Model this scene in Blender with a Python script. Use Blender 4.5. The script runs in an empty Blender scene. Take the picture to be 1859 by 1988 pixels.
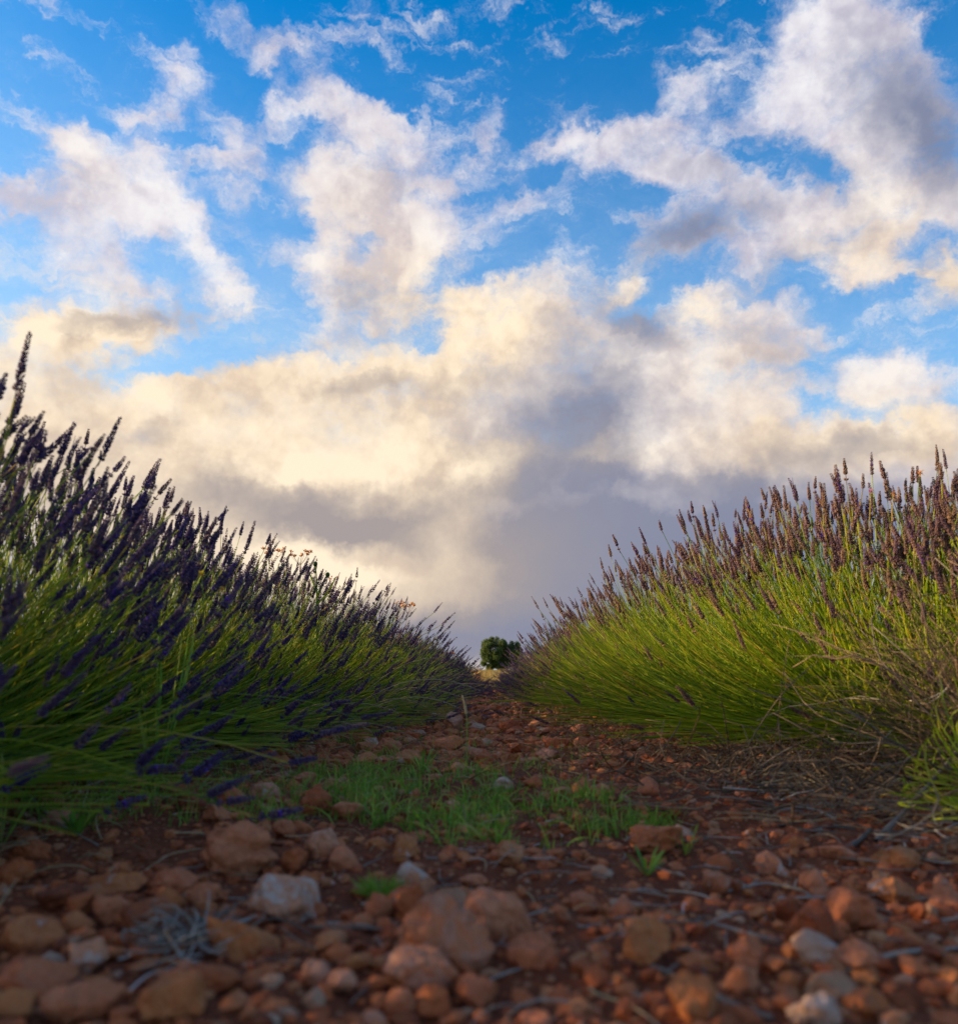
import bpy, math, random
import numpy as np
from mathutils import Vector, Matrix, noise as mnoise

R = math.radians
rng = np.random.default_rng(7)
random.seed(7)
S = bpy.context.scene
COL = S.collection

# ------------------------------------------------------------------ camera
CAM_H = 0.25
PITCH = R(10.85)
YAW = R(0.0)
F = 1600.0                      # focal length in units of a 1859 x 1988 picture
cam_d = bpy.data.cameras.new('camera')
cam = bpy.data.objects.new('camera', cam_d)
COL.objects.link(cam)
cam.location = (0, 0, CAM_H)
cam.rotation_euler = (R(90) + PITCH, 0, 0)
cam_d.sensor_fit = 'VERTICAL'
cam_d.sensor_height = 24.0
cam_d.lens = 24.0 * F / 1988.0
cam_d.clip_start = 0.02
cam_d.clip_end = 4000
cam_d.dof.use_dof = True
cam_d.dof.focus_distance = 4.2
cam_d.dof.aperture_fstop = 2.9
S.camera = cam

def ray(px, py):
    """direction through a point of the 1859 x 1988 picture"""
    x = (px - 929.5) / F; y = (994 - py) / F
    c, s = math.cos(PITCH), math.sin(PITCH)
    return Vector((x, c - y * s, s + y * c))

# ------------------------------------------------------------------ colour management, sun
S.view_settings.view_transform = 'Standard'
S.view_settings.look = 'None'
EXPOSURE = 1.05               # the photograph is exposed for the shaded path
S.view_settings.exposure = EXPOSURE
S.view_settings.gamma = 1.0
S.view_settings.use_curve_mapping = False
S.render.engine = 'CYCLES'
S.cycles.max_bounces = 8
S.cycles.transparent_max_bounces = 8
S.cycles.use_denoising = True

SUN_EL = 15.0
SUN_AZ = -80.0                  # degrees clockwise from the view direction (+Y)
sun_d = bpy.data.lights.new('sun', 'SUN')
sun = bpy.data.objects.new('sun', sun_d)
COL.objects.link(sun)
sun_dir = Vector((math.sin(R(SUN_AZ)) * math.cos(R(SUN_EL)), math.cos(R(SUN_AZ)) * math.cos(R(SUN_EL)), math.sin(R(SUN_EL))))
sun.rotation_euler = (-sun_dir).to_track_quat('-Z', 'Y').to_euler()
sun_d.energy = 5.0
sun_d.angle = R(0.6)
sun_d.color = (1.0, 0.77, 0.43)

# ------------------------------------------------------------------ sky with clouds
def azel(px, py):
    d = ray(px, py).normalized()
    return math.atan2(d.x, d.y) * 10, math.asin(d.z) * 10      # unit: a tenth of a radian

# (x, y, half width, half height, clockwise turn in degrees, weight) in the 1859 x 1988 picture
CLOUDS = [
 (120,275,45,35,20,1),(190,330,80,50,45,1.1),(250,400,95,55,30,1.1),(150,400,70,50,0,.9),(40,380,60,38,0,.95),(120,460,55,40,30,.75),(200,490,75,45,40,.9),
 (290,330,60,22,60,.8),(350,420,90,32,58,1.1),(420,520,90,45,50,1.2),(460,580,50,35,0,1),(300,540,50,30,30,.7),(250,560,70,30,0,.7),(110,560,80,30,0,.6),
 (90,640,70,42,0,1.2),(200,645,130,44,-3,1.3),(310,625,80,38,-20,1.1),(20,705,80,50,0,1),(130,745,55,14,0,.6),(470,410,40,60,50,.45),(430,360,60,40,30,.4),
 (335,110,26,30,50,.6),(350,175,42,34,20,.9),(310,225,45,22,20,.6),(255,225,28,26,35,.7),(270,260,25,20,45,.6),(380,230,40,30,0,.35),
 (440,70,60,12,50,.5),(500,100,70,18,42,.65),(570,110,60,24,32,.6),(530,150,70,16,42,.5),(480,160,30,10,50,.55),(670,90,42,14,20,.45),(712,25,14,36,-20,.7),(400,30,36,8,60,.35),(620,150,50,14,40,.3),
 (430,240,40,24,30,.8),(480,280,50,30,0,.9),(545,215,50,30,-20,1),(610,210,50,26,0,1),(670,235,50,32,30,1),(720,215,16,24,0,.8),(740,270,60,45,30,1.1),(800,300,60,50,40,1.1),
 (440,320,50,24,0,.7),(500,340,60,22,10,.8),(560,370,40,14,0,.6),(640,330,60,50,0,1.1),(720,370,90,70,0,1.2),(800,400,80,80,0,1.2),(640,420,60,60,0,1.1),(620,490,50,50,0,1),
 (700,490,70,60,0,.9),(800,490,80,50,0,1),(870,440,50,60,0,.8),(680,580,90,60,0,1.1),(780,590,60,50,0,.9),(630,650,60,24,0,.8),(530,480,50,22,20,.65),
 (240,800,90,45,0,1.1),(360,815,120,50,0,1.2),(500,790,120,60,-10,1.3),(640,730,110,50,-10,1.2),(760,720,90,48,0,1.2),(920,620,60,60,0,1.2),(980,660,100,75,0,1.3),(1080,640,100,60,0,1.2),(1190,650,60,45,20,1.0),
 (860,760,90,60,0,1.1),(700,900,480,130,0,1.6),(400,940,300,110,0,1.2),(900,1010,450,180,0,1.5),(1080,830,170,180,0,1.4),(800,1120,300,100,0,1.2),(1350,1130,400,120,0,1.2),(1400,990,350,80,0,1.2),(100,950,300,160,0,1.1),
 (1117,500,17,52,0,.95),(1160,550,30,30,0,.7),(1060,545,40,20,0,.6),(1222,550,36,26,0,1.2),(1300,548,14,9,0,.5),
 (1350,600,50,28,0,1),(1310,650,60,30,0,1),(1400,640,70,40,0,1),(1480,610,90,34,0,.9),(1280,720,50,50,0,1.1),(1370,700,90,50,0,1.1),(1480,700,90,55,0,1.1),(1560,660,60,34,0,.7),
 (1330,790,90,45,0,1.1),(1450,790,90,42,0,1.1),(1560,765,36,24,0,.6),(1280,830,80,45,0,1),
 (1636,722,36,34,0,1.1),(1720,725,56,50,-20,1.3),(1705,785,70,20,0,.8),(1790,760,26,26,0,.6),(1600,855,120,34,0,1),(1805,835,70,45,-20,1.1),(1500,890,220,44,0,1.1),(1750,930,250,60,0,1.2),
 (1560,60,70,70,0,1.1),(1640,120,120,110,0,1.4),(1740,200,130,110,45,1.4),(1560,190,80,70,0,1.1),(1620,270,110,70,30,1.3),(1760,330,110,70,20,1.3),(1700,390,80,40,0,1.1),(1830,430,70,90,0,1.1),
 (1120,270,50,40,0,.9),(1200,300,90,44,0,1.1),(1290,255,70,38,0,1),(1330,190,64,30,20,1),(1390,170,60,18,20,.8),(1370,85,56,22,50,.7),(1330,330,100,42,15,1.1),(1440,250,60,40,0,.55),
 (1040,280,60,34,0,.5),(950,270,18,40,-10,.7),(960,340,30,30,0,.6),(1000,390,60,28,-20,.8),(1080,380,60,24,-20,.65),(940,420,30,24,0,.6),(900,330,30,40,0,.6),(970,460,20,14,0,.55),
 (1480,375,90,34,0,.9),(1440,420,120,40,-10,.95),(1340,470,110,50,0,1),(1260,450,50,34,0,.6),(1480,490,100,50,-25,1.1),(1560,430,80,50,0,1),(1620,400,50,50,0,1),
 (1690,390,80,50,0,1.2),(1700,460,80,60,0,1.2),(1680,530,74,50,0,1.3),(1840,545,30,40,0,1.1),(1780,540,30,20,0,.55),
 (560,275,38,16,-15,-.9),(545,400,50,26,30,-.9),(560,440,26,26,0,-.6),(545,590,42,56,0,-1),(730,480,14,30,0,-.5),(830,650,30,20,0,-.6),(285,505,34,18,45,-.7),(200,375,14,18,0,-.3),
 (390,700,150,22,-14,-1),(430,640,36,30,0,-.6),(1180,400,60,28,-20,-1),(1230,365,30,20,0,-.6),(1450,322,40,12,-20,-.8),(1590,335,80,14,28,-.9),(1660,605,90,18,0,-1),(1810,600,50,22,0,-.9),
 (1800,482,50,12,0,-.9),(1010,500,60,30,0,-1),(1300,575,30,18,0,-.8),(1255,600,16,26,0,-.7),(1620,650,40,26,0,-.7),(1840,710,36,60,0,-.9),(1740,815,40,10,0,-.8),(1585,800,30,12,0,-.6),(60,470,40,36,0,-.5),
 (930,1235,1300,75,0,1.3),(150,1080,500,160,0,1.2),(1750,1080,450,150,0,1.3),
 (1000,100,220,100,0,-.8),(1840,60,36,90,-40,-1),(180,190,90,36,0,-.5),
]
SHADES = [
 (215,628,115,18,-6,.85),(330,600,50,16,-30,.4),(700,572,50,30,0,.6),(660,650,60,20,0,.3),
 (740,745,80,18,-4,.65),(640,765,60,14,0,.4),(960,745,60,26,-20,.3),(860,770,60,22,-20,.3),
 (290,850,40,20,0,.35),(500,905,60,14,0,.3),(420,960,90,26,0,.45),(610,985,150,34,4,.8),(700,1035,150,26,4,.8),(800,990,110,26,-6,.5),(640,960,60,12,0,.3),(560,940,120,14,0,.25),
 (900,860,60,30,0,.3),(960,940,90,40,-10,.45),(1010,830,80,60,-30,.5),(1140,790,100,150,20,.85),(1070,930,120,90,0,.35),(1190,870,60,80,0,.4),
 (1230,1070,230,90,0,.75),(1370,1050,260,90,0,.5),(1080,1120,180,70,0,.6),(1000,1040,90,40,0,.3),(950,1215,900,46,0,.95),(1500,1120,400,120,0,.5),(300,1150,400,100,0,.5),(950,1270,1200,30,0,.6),(1240,640,50,34,35,.75),(1180,600,40,20,30,.35),
 (1760,220,140,80,40,.95),(1820,330,60,80,0,.6),(1330,465,130,42,-20,.8),(1260,440,60,30,0,.3),(1500,545,110,22,-25,.6),(1560,480,60,20,-30,.3),(1590,340,120,30,28,.4),(1480,400,60,20,0,.3),
 (1400,930,180,30,0,.6),(1700,1010,300,70,0,.6),(1420,660,60,20,0,.3),(1480,720,70,24,0,.3),(1330,820,60,16,0,.2),(1600,882,100,18,0,.5),(1720,870,90,18,0,.5),
 (1280,300,110,22,15,.25),(1380,340,60,24,0,.35),(330,420,70,18,35,.25),(180,350,40,26,30,.15),(760,350,90,24,10,.22),(1640,560,60,14,0,.25),(1650,430,40,30,0,.2),(120,960,200,60,0,.3),
]
WARM = [
 (250,880,420,220,0,1.0),(560,830,280,120,-8,1.0),(930,670,200,100,-20,1.0),(660,1110,260,80,8,1.25),(860,1090,170,80,0,.4),(1690,480,120,110,0,.75),
 (1450,740,260,130,0,.6),(700,420,140,120,40,.45),(1800,840,120,60,0,.9),(60,690,150,70,0,.8),(930,915,120,40,-20,.9),(1160,880,50,16,0,.8),(1340,610,60,40,0,.5),
 (900,1010,300,120,0,.6),(900,1120,150,60,0,.4),(180,640,200,60,0,.5),(1220,550,50,30,0,.7),(1840,540,50,50,0,.8),(960,1290,500,26,0,.6),(1550,890,260,60,0,.75),(140,320,80,60,0,.3),(820,560,120,60,0,.5),
]
BRIGHT = [
 (330,430,30,90,-38,.6),(420,520,80,34,54,.8),(440,580,60,30,0,.5),(630,500,40,60,0,.5),(1720,735,56,50,0,.9),(1117,500,20,56,0,.9),(150,290,50,30,30,.4),(600,220,70,24,0,.4),(1120,290,40,36,0,.5),
 (260,780,60,40,0,.7),(420,840,60,24,-20,.6),(320,800,50,22,0,.5),(500,850,50,20,-20,.5),(600,880,40,24,-30,.5),(700,910,80,26,0,.5),(560,800,50,18,-20,.3),(630,710,90,18,-12,.5),(800,690,40,20,0,.4),
 (950,640,70,36,-10,.8),(890,700,36,24,0,.5),(960,560,30,14,0,.5),(690,850,70,30,0,.4),(930,905,50,20,-30,.8),(880,940,30,16,-30,.5),(1000,900,16,16,0,.6),(1160,880,36,12,0,.9),(790,900,30,40,60,.3),
 (600,1085,110,30,12,1.0),(560,900,70,16,0,.4),(700,1130,60,18,10,.7),(560,1060,40,24,10,.5),(660,1170,60,14,0,.4),(60,640,50,36,0,.8),(220,690,100,12,-6,.6),(600,1000,1,1,0,0),
 (1330,600,30,24,0,.6),(1300,640,36,20,0,.4),(1360,750,30,24,0,.6),(1450,760,40,20,0,.3),(1260,850,50,30,0,.5),(1680,520,36,24,0,.7),(1700,400,50,24,0,.5),(1640,360,40,14,0,.3),(1222,545,30,20,0,.7),
 (1330,200,50,14,20,.3),(1560,150,50,60,0,.25),(1800,830,40,24,0,.6),(1240,960,80,14,0,.3),(1640,720,24,24,0,.4),(700,300,40,20,0,.3),(830,520,30,60,0,.25),
]
world = bpy.data.worlds.new('World'); S.world = world
world.use_nodes = True
wn, wl = world.node_tree.nodes, world.node_tree.links
wn.clear()

def N(nodes, kind, **kw):
    n = nodes.new(kind)
    for k, v in kw.items():
        setattr(n, k, v)
    return n

def setin(links, n, i, v):
    if hasattr(v, 'is_output') or isinstance(v, bpy.types.NodeSocket):
        links.new(v, n.inputs[i])
    else:
        n.inputs[i].default_value = v

def math_(nodes, links, op, *a, clamp=False):
    n = nodes.new('ShaderNodeMath'); n.operation = op; n.use_clamp = clamp
    for i, v in enumerate(a):
        setin(links, n, i, v)
    return n.outputs[0]

def vmath(nodes, links, op, *a):
    n = nodes.new('ShaderNodeVectorMath'); n.operation = op
    for i, v in enumerate(a):
        if op == 'SCALE' and i == 1:
            setin(links, n, 3, v)
        else:
            setin(links, n, i, v)
    return n.outputs['Value'] if op in ('DOT_PRODUCT', 'LENGTH', 'DISTANCE') else n.outputs[0]

def mixc(nodes, links, f, a, b, blend='MIX'):
    n = nodes.new('ShaderNodeMix'); n.data_type = 'RGBA'; n.blend_type = blend
    setin(links, n, 0, f)
    for i, v in ((6, a), (7, b)):
        if isinstance(v, tuple): v = tuple(v) + (1.0,) if len(v) == 3 else v
        setin(links, n, i, v)
    return n.outputs[2]

def maprange(nodes, links, v, a, b, c=0.0, d=1.0, smooth=True):
    n = nodes.new('ShaderNodeMapRange')
    if smooth: n.interpolation_type = 'SMOOTHSTEP'
    setin(links, n, 0, v)
    for i, x in enumerate((a, b, c, d)):
        n.inputs[i + 1].default_value = x
    return n.outputs[0]

def noise_(nodes, links, vec, scale, detail=4, rough=0.5, dist=0.0, lac=2.0):
    n = nodes.new('ShaderNodeTexNoise')
    n.inputs['Scale'].default_value = scale; n.inputs['Detail'].default_value = detail
    n.inputs['Roughness'].default_value = rough; n.inputs['Distortion'].default_value = dist
    n.inputs['Lacunarity'].default_value = lac
    if vec is not None: links.new(vec, n.inputs['Vector'])
    return n

M_ = lambda op, *a, **k: math_(wn, wl, op, *a, **k)
V_ = lambda op, *a: vmath(wn, wl, op, *a)
tc = wn.new('ShaderNodeTexCoord')
direc = V_('NORMALIZE', tc.outputs['Generated'])
sep = wn.new('ShaderNodeSeparateXYZ'); wl.new(direc, sep.inputs[0])
az = M_('MULTIPLY', M_('ARCTAN2', sep.outputs[0], sep.outputs[1]), 10.0)
el = M_('MULTIPLY', M_('ARCSINE', sep.outputs[2]), 10.0)
cmb = wn.new('ShaderNodeCombineXYZ'); wl.new(az, cmb.inputs[0]); wl.new(el, cmb.inputs[1])
base_uv = cmb.outputs[0]
# the shapes of the clouds are bent by three sizes of turbulence
def centred(n, amp):
    return V_('SCALE', V_('SUBTRACT', n.outputs['Color'], (0.5, 0.5, 0.5)), amp)
warp_a = centred(noise_(wn, wl, direc, 3.2, 2, .5), .55)
warp_b = centred(noise_(wn, wl, direc, 13.0, 5, .66), 1.0)
uv = V_('ADD', base_uv, V_('ADD', warp_a, warp_b))
uv_soft = V_('ADD', base_uv, V_('ADD', warp_a, V_('SCALE', warp_b, 0.8)))

# The four fields (cloud cover, shade, warmth, brightness) are worked out on a grid of azimuth and elevation and handed to
# the nodes as short sums of products f(azimuth) * g(elevation), each f and g a curve: a few dozen cheap nodes.
U0, U1, V0, V1 = -9.0, 9.0, -2.5, 9.5
gu = np.linspace(U0, U1, 181); gv = np.linspace(V0, V1, 151)
GU, GV = np.meshgrid(gu, gv, indexing='ij')

def blob(x, y, rx, ry, turn, p=1.25):
    u, v = azel(x, y); t = R(turn)
    ux, vx = azel(x + rx * math.cos(t), y + rx * math.sin(t))
    uy, vy = azel(x - ry * math.sin(t), y + ry * math.cos(t))
    A = np.linalg.inv(np.array([[ux - u, uy - u], [vx - v, vy - v]]))
    a = A[0, 0] * (GU - u) + A[0, 1] * (GV - v); b = A[1, 0] * (GU - u) + A[1, 1] * (GV - v)
    return np.exp(-0.75 * (a * a + b * b) ** p)

def union(items):
    keep = np.ones_like(GU); hole = np.ones_like(GU)
    for (x, y, rx, ry, turn, w) in items:
        g = blob(x, y, rx, ry, turn)
        if w > 0: keep *= 1 - np.minimum(0.97, w * 0.9 * g)
        else: hole *= 1 + np.maximum(-1.0, w * 1.05) * g
    return (1 - keep) * np.maximum(hole, 0)

def total(items):
    return np.clip(sum(w * blob(x, y, rx, ry, t, 1.0) for (x, y, rx, ry, t, w) in items), 0, 1.25)

def curves3(src, rows, lo, hi, grid):
    n = wn.new('ShaderNodeRGBCurve'); m = n.mapping
    m.clip_min_x = 0; m.clip_max_x = 1; m.clip_min_y = 0; m.clip_max_y = 1
    pos = np.linspace(0, 1, 72)
    for k in range(3):
        c = m.curves[k]; y = np.interp(pos, (grid - grid[0]) / (grid[-1] - grid[0]), rows[k]) * 0.5 + 0.5
        c.points[0].location = (0, y[0]); c.points[1].location = (1, y[-1])
        for px_, py_ in zip(pos[1:-1], y[1:-1]): c.points.new(px_, py_)
    m.update()
    wl.new(src, n.inputs['Color'])
    return V_('MULTIPLY_ADD', n.outputs[0], (2.0, 2.0, 2.0), (-1.0, -1.0, -1.0))

def field(F_, vec, rank):
    sx = wn.new('ShaderNodeSeparateXYZ'); wl.new(vec, sx.inputs[0])
    fu = M_('MULTIPLY_ADD', sx.outputs[0], 1 / (U1 - U0), -U0 / (U1 - U0), clamp=True)
    fv = M_('MULTIPLY_ADD', sx.outputs[1], 1 / (V1 - V0), -V0 / (V1 - V0), clamp=True)
    Um, sg, Vm = np.linalg.svd(F_, full_matrices=False)
    acc = 0.0
    for k in range(0, rank, 3):
        ru, rv = [], []; amp = []
        for j in range(3):
            a = Um[:, k + j]; b = Vm[k + j]
            am, bm = np.abs(a).max(), np.abs(b).max()
            ru.append(a / am); rv.append(b / bm); amp.append(float(sg[k + j] * am * bm))
        # tied together one after the other, to keep few values alive at a time
        su = fu if k == 0 else M_('MULTIPLY_ADD', acc, 1e-9, fu)
        cu = curves3(su, ru, U0, U1, gu); cv = curves3(fv if k == 0 else M_('MULTIPLY_ADD', acc, 1e-9, fv), rv, V0, V1, gv)
        acc = M_('ADD', V_('DOT_PRODUCT', V_('MULTIPLY', cu, cv), tuple(amp)), acc)
    return acc

fib = wn.new('ShaderNodeMapping'); wl.new(uv, fib.inputs[0])          # fibrous cirrus streaks, falling to the right
fib.inputs[2].default_value = (0, 0, R(52)); fib.inputs[3].default_value = (.5, 1.9, 1)
fibre = noise_(wn, wl, fib.outputs[0], 1.5, 7, .62).outputs[0]
def lumps(vec):
    n = noise_(wn, wl, vec, 4.6, 7, .52, .0).outputs[0]
    return M_('ABSOLUTE', M_('MULTIPLY_ADD', n, 2.6, -1.3))
rotm = wn.new('ShaderNodeMapping'); wl.new(V_('ADD', direc, V_('SCALE', warp_b, .012)), rotm.inputs[0]); rotm.inputs[2].default_value = (.65, .4, .9)
direc_r = rotm.outputs[0]
billow = noise_(wn, wl, direc_r, 12.0, 7, .66, .0).outputs[0]
lump = lumps(direc_r); lump_l = lumps(V_('ADD', direc_r, tuple(0.011 * c for c in (-0.6, 0.35, 0.65))))
big = noise_(wn, wl, direc, 2.4, 3, .55).outputs[0]
outside = maprange(wn, wl, V_('LENGTH', V_('SUBTRACT', base_uv, (0, 2.0, 0))), 6.0, 8.5)
high = maprange(wn, wl, el, 1.6, 4.2)
D = M_('MULTIPLY', field(union(CLOUDS), uv, 24), 1.3)
D = M_('ADD', D, M_('MULTIPLY', outside, M_('MULTIPLY', M_('SUBTRACT', big, 0.45), 5.0)))
D = M_('ADD', D, M_('MULTIPLY', M_('SUBTRACT', billow, 0.51), 1.7))
D = M_('ADD', D, M_('MULTIPLY', M_('MULTIPLY', M_('SUBTRACT', fibre, 0.5), 2.3), high))
cover = maprange(wn, wl, D, 0.14, 1.0)
cover_soft = maprange(wn, wl, D, 0.05, 1.45)
cover = M_('ADD', M_('MULTIPLY', cover, M_('SUBTRACT', 1.0, M_('MULTIPLY', high, .85))), M_('MULTIPLY', cover_soft, M_('MULTIPLY', high, .85)))
W = field(total(WARM), uv_soft, 9); SH = M_('MULTIPLY', field(total(SHADES), uv_soft, 21), M_('MULTIPLY_ADD', big, .9, .58)); BR = field(total(BRIGHT), uv_soft, 24)
relief = M_('MULTIPLY', M_('SUBTRACT', lump_l, lump), -4.2)
lowband = maprange(wn, wl, el, 0.2, 2.4, .25, 1)
relief = M_('MULTIPLY', relief, M_('MULTIPLY', lowband, M_('MULTIPLY_ADD', SH, -.55, 1.0, clamp=True)))
BRI = M_('ADD', M_('ADD', relief, M_('MULTIPLY', M_('MULTIPLY', M_('SUBTRACT', billow, 0.5), 1.0), lowband)), BR)
cool = (0.66, 0.62, 0.72); warmc = (0.84, 0.66, 0.49)
body = mixc(wn, wl, M_('MULTIPLY', W, 1.0, clamp=True), cool, warmc)
lit = mixc(wn, wl, M_('MULTIPLY', W, 1.0, clamp=True), (0.92, 0.90, 0.93), (1.08, 0.90, 0.67))
body = mixc(wn, wl, M_('ADD', BRI, 0.30, clamp=True), body, lit)
grey = mixc(wn, wl, M_('MULTIPLY', W, .6, clamp=True), (0.23, 0.26, 0.38), (0.46, 0.38, 0.33))
shade_f = M_('SUBTRACT', M_('MULTIPLY', SH, 0.95), M_('MULTIPLY', BRI, 0.35), clamp=True)
body = mixc(wn, wl, shade_f, body, grey)
sky = wn.new('ShaderNodeTexSky'); sky.sky_type = 'NISHITA'
sky.sun_disc = False
sky.sun_elevation = R(SUN_EL)
sky.sun_rotation = R(SUN_AZ)
sky.altitude = 300; sky.air_density = 1.0; sky.dust_density = 1.2; sky.ozone_density = 3.0
STR = 0.12
hs = wn.new('ShaderNodeHueSaturation'); hs.inputs['Saturation'].default_value = 1.42; hs.inputs['Value'].default_value = 2.15
wl.new(sky.outputs[0], hs.inputs['Color'])
skyc = mixc(wn, wl, 1.0, hs.outputs[0], (0.70, 1.12, 1.10), 'MULTIPLY')
# thin veil of cirrus and haze, denser low down and towards the sun, drawn out in fibres
veil = M_('MULTIPLY', maprange(wn, wl, el, 7.6, 1.2), M_('MULTIPLY_ADD', az, -0.045, 0.80))
veil = M_('MULTIPLY', veil, M_('MULTIPLY_ADD', fibre, 1.3, 0.25), clamp=True)
wisp = M_('MULTIPLY', M_('MULTIPLY', maprange(wn, wl, fibre, .50, .80), maprange(wn, wl, D, -.35, .35)), .75)
skyc = mixc(wn, wl, veil, skyc, V_('SCALE', V_('ADD', (0.60, 0.75, 0.88), (0, 0, 0)), 1.0 / STR))
skyc = mixc(wn, wl, wisp, skyc, V_('SCALE', V_('ADD', (0.80, 0.80, 0.86), (0, 0, 0)), 1.0 / STR))
cloud_out = V_('SCALE', body, 1.0 / STR)
final = mixc(wn, wl, cover, skyc, cloud_out)
bg = wn.new('ShaderNodeBackground'); bg.inputs[1].default_value = STR / 2 ** EXPOSURE
wl.new(final, bg.inputs[0])
wo = wn.new('ShaderNodeOutputWorld'); wl.new(bg.outputs[0], wo.inputs[0])
world.cycles.sampling_method = 'MANUAL'; world.cycles.sample_map_resolution = 512

# ================================================================== helpers
def h2(ix, iy, seed=0):
    n = (ix.astype(np.int64) * 374761393 + iy.astype(np.int64) * 668265263 + seed * 1442695041) & 0xffffffff
    n = ((n ^ (n >> 13)) * 1274126177) & 0xffffffff
    return ((n ^ (n >> 16)) & 0xffffff) / float(0xffffff)

def vnoise(x, y, seed=0):
    x = np.asarray(x, float); y = np.asarray(y, float)
    ix, iy = np.floor(x), np.floor(y); fx, fy = x - ix, y - iy
    fx = fx * fx * (3 - 2 * fx); fy = fy * fy * (3 - 2 * fy)
    a, b, c, d = h2(ix, iy, seed), h2(ix + 1, iy, seed), h2(ix, iy + 1, seed), h2(ix + 1, iy + 1, seed)
    return (a + (b - a) * fx) * (1 - fy) + (c + (d - c) * fx) * fy - 0.5

def ground_z(x, y):
    x = np.asarray(x, float); y = np.asarray(y, float)
    r = np.hypot(x, y)
    sm = lambda a, b: (lambda t: t * t * (3 - 2 * t))(np.clip((y - a) / (b - a), 0, 1))
    z = -0.22 * sm(6, 23) + 0.24 * sm(25, 80) + 0.25 * np.clip((np.abs(x) - 30) / 60.0, 0, 1) * (y < 30)
    z = z + 0.05 * np.exp(-((np.abs(x) - 1.35) / 0.38) ** 2) * np.clip((32 - y) / 3, 0, 1)
    z = z + 0.030 * vnoise(x * 1.7, y * 1.7, 1) + 0.020 * vnoise(x * 5, y * 5, 2)
    near = np.clip(1.6 - r / 9.0, 0.0, 1)
    z = z + near * (0.014 * vnoise(x * 14, y * 14, 3) + 0.012 * np.abs(vnoise(x * 34, y * 34, 4)) + 0.006 * vnoise(x * 75, y * 75, 5))
    return z

def gz(x, y): return float(ground_z(np.array([x]), np.array([y]))[0])

def hit(px, py):
    """the point of the ground under a point of the picture"""
    d = ray(px, py); z = 0.0
    for _ in range(10):
        t = (CAM_H - z) / max(1e-4, -d.z); p = Vector((0, 0, CAM_H)) + d * t
        z = z + .7 * (gz(p.x, p.y) - z)
    p.z = gz(p.x, p.y)
    return p

def at_depth(px, py, Y):
    d = ray(px, py); t = Y / d.y
    return Vector((0, 0, CAM_H)) + d * t

def mesh_of(name, V, faces, smooth=True, attrs=None, mats=(), midx=None):
    """faces: list of (n,3) or (n,4) index arrays"""
    me = bpy.data.meshes.new(name)
    V = np.asarray(V, np.float32).reshape(-1, 3)
    faces = [np.asarray(f, np.int32) for f in faces if len(f)]
    nl = sum(f.size for f in faces); nf = sum(len(f) for f in faces)
    me.vertices.add(len(V)); me.vertices.foreach_set('co', V.ravel())
    me.loops.add(nl); me.loops.foreach_set('vertex_index', np.concatenate([f.ravel() for f in faces]))
    tot = np.concatenate([np.full(len(f), f.shape[1], np.int32) for f in faces])
    st = np.concatenate([[0], np.cumsum(tot)[:-1]]).astype(np.int32)
    me.polygons.add(nf); me.polygons.foreach_set('loop_start', st); me.polygons.foreach_set('loop_total', tot)
    if midx is not None: me.polygons.foreach_set('material_index', np.asarray(midx, np.int32))
    me.update(calc_edges=True)
    me.polygons.foreach_set('use_smooth', np.full(nf, smooth, bool))
    for k, a in (attrs or {}).items():
        at = me.attributes.new(k, 'FLOAT', 'POINT'); at.data.foreach_set('value', np.asarray(a, np.float32))
    for m in mats: me.materials.append(m)
    return me

def link(name, me, parent=None, loc=None, rot=None, **props):
    o = bpy.data.objects.new(name, me); COL.objects.link(o)
    if parent is not None: o.parent = parent
    if loc is not None: o.location = loc
    if rot is not None: o.rotation_euler = rot
    for k, v in props.items():
        if v is not None: o[k] = v
    return o

class Geo:
    """collects triangles and quads with one float per vertex"""
    def __init__(s): s.V = []; s.T = []; s.Q = []; s.A = []; s.n = 0
    def add(s, V, T=None, Q=None, a=0.0):
        V = np.asarray(V, float).reshape(-1, 3)
        if T is not None and len(T): s.T.append(np.asarray(T) + s.n)
        if Q is not None and len(Q): s.Q.append(np.asarray(Q) + s.n)
        s.V.append(V); s.A.append(np.broadcast_to(np.asarray(a, float), (len(V),)).copy()); s.n += len(V)
    def mesh(s, name, mats, smooth=True):
        F_ = []
        if s.T: F_.append(np.concatenate(s.T))
        if s.Q: F_.append(np.concatenate(s.Q))
        return mesh_of(name, np.concatenate(s.V), F_, smooth, {'tint': np.concatenate(s.A)}, mats)

def frames(P):
    """P (S,K,3): tangents and two normals"""
    T = np.gradient(P, axis=1); T /= np.linalg.norm(T, axis=2, keepdims=True) + 1e-9
    up = np.zeros_like(T); up[..., 2] = 1.0
    flat = np.abs(T[:, :1, 2:3]) > 0.9
    up = np.where(flat, np.array([1.0, 0.13, 0.0]), up)
    A = np.cross(T, up); A /= np.linalg.norm(A, axis=2, keepdims=True) + 1e-9
    return T, A, np.cross(A, T)

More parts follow.
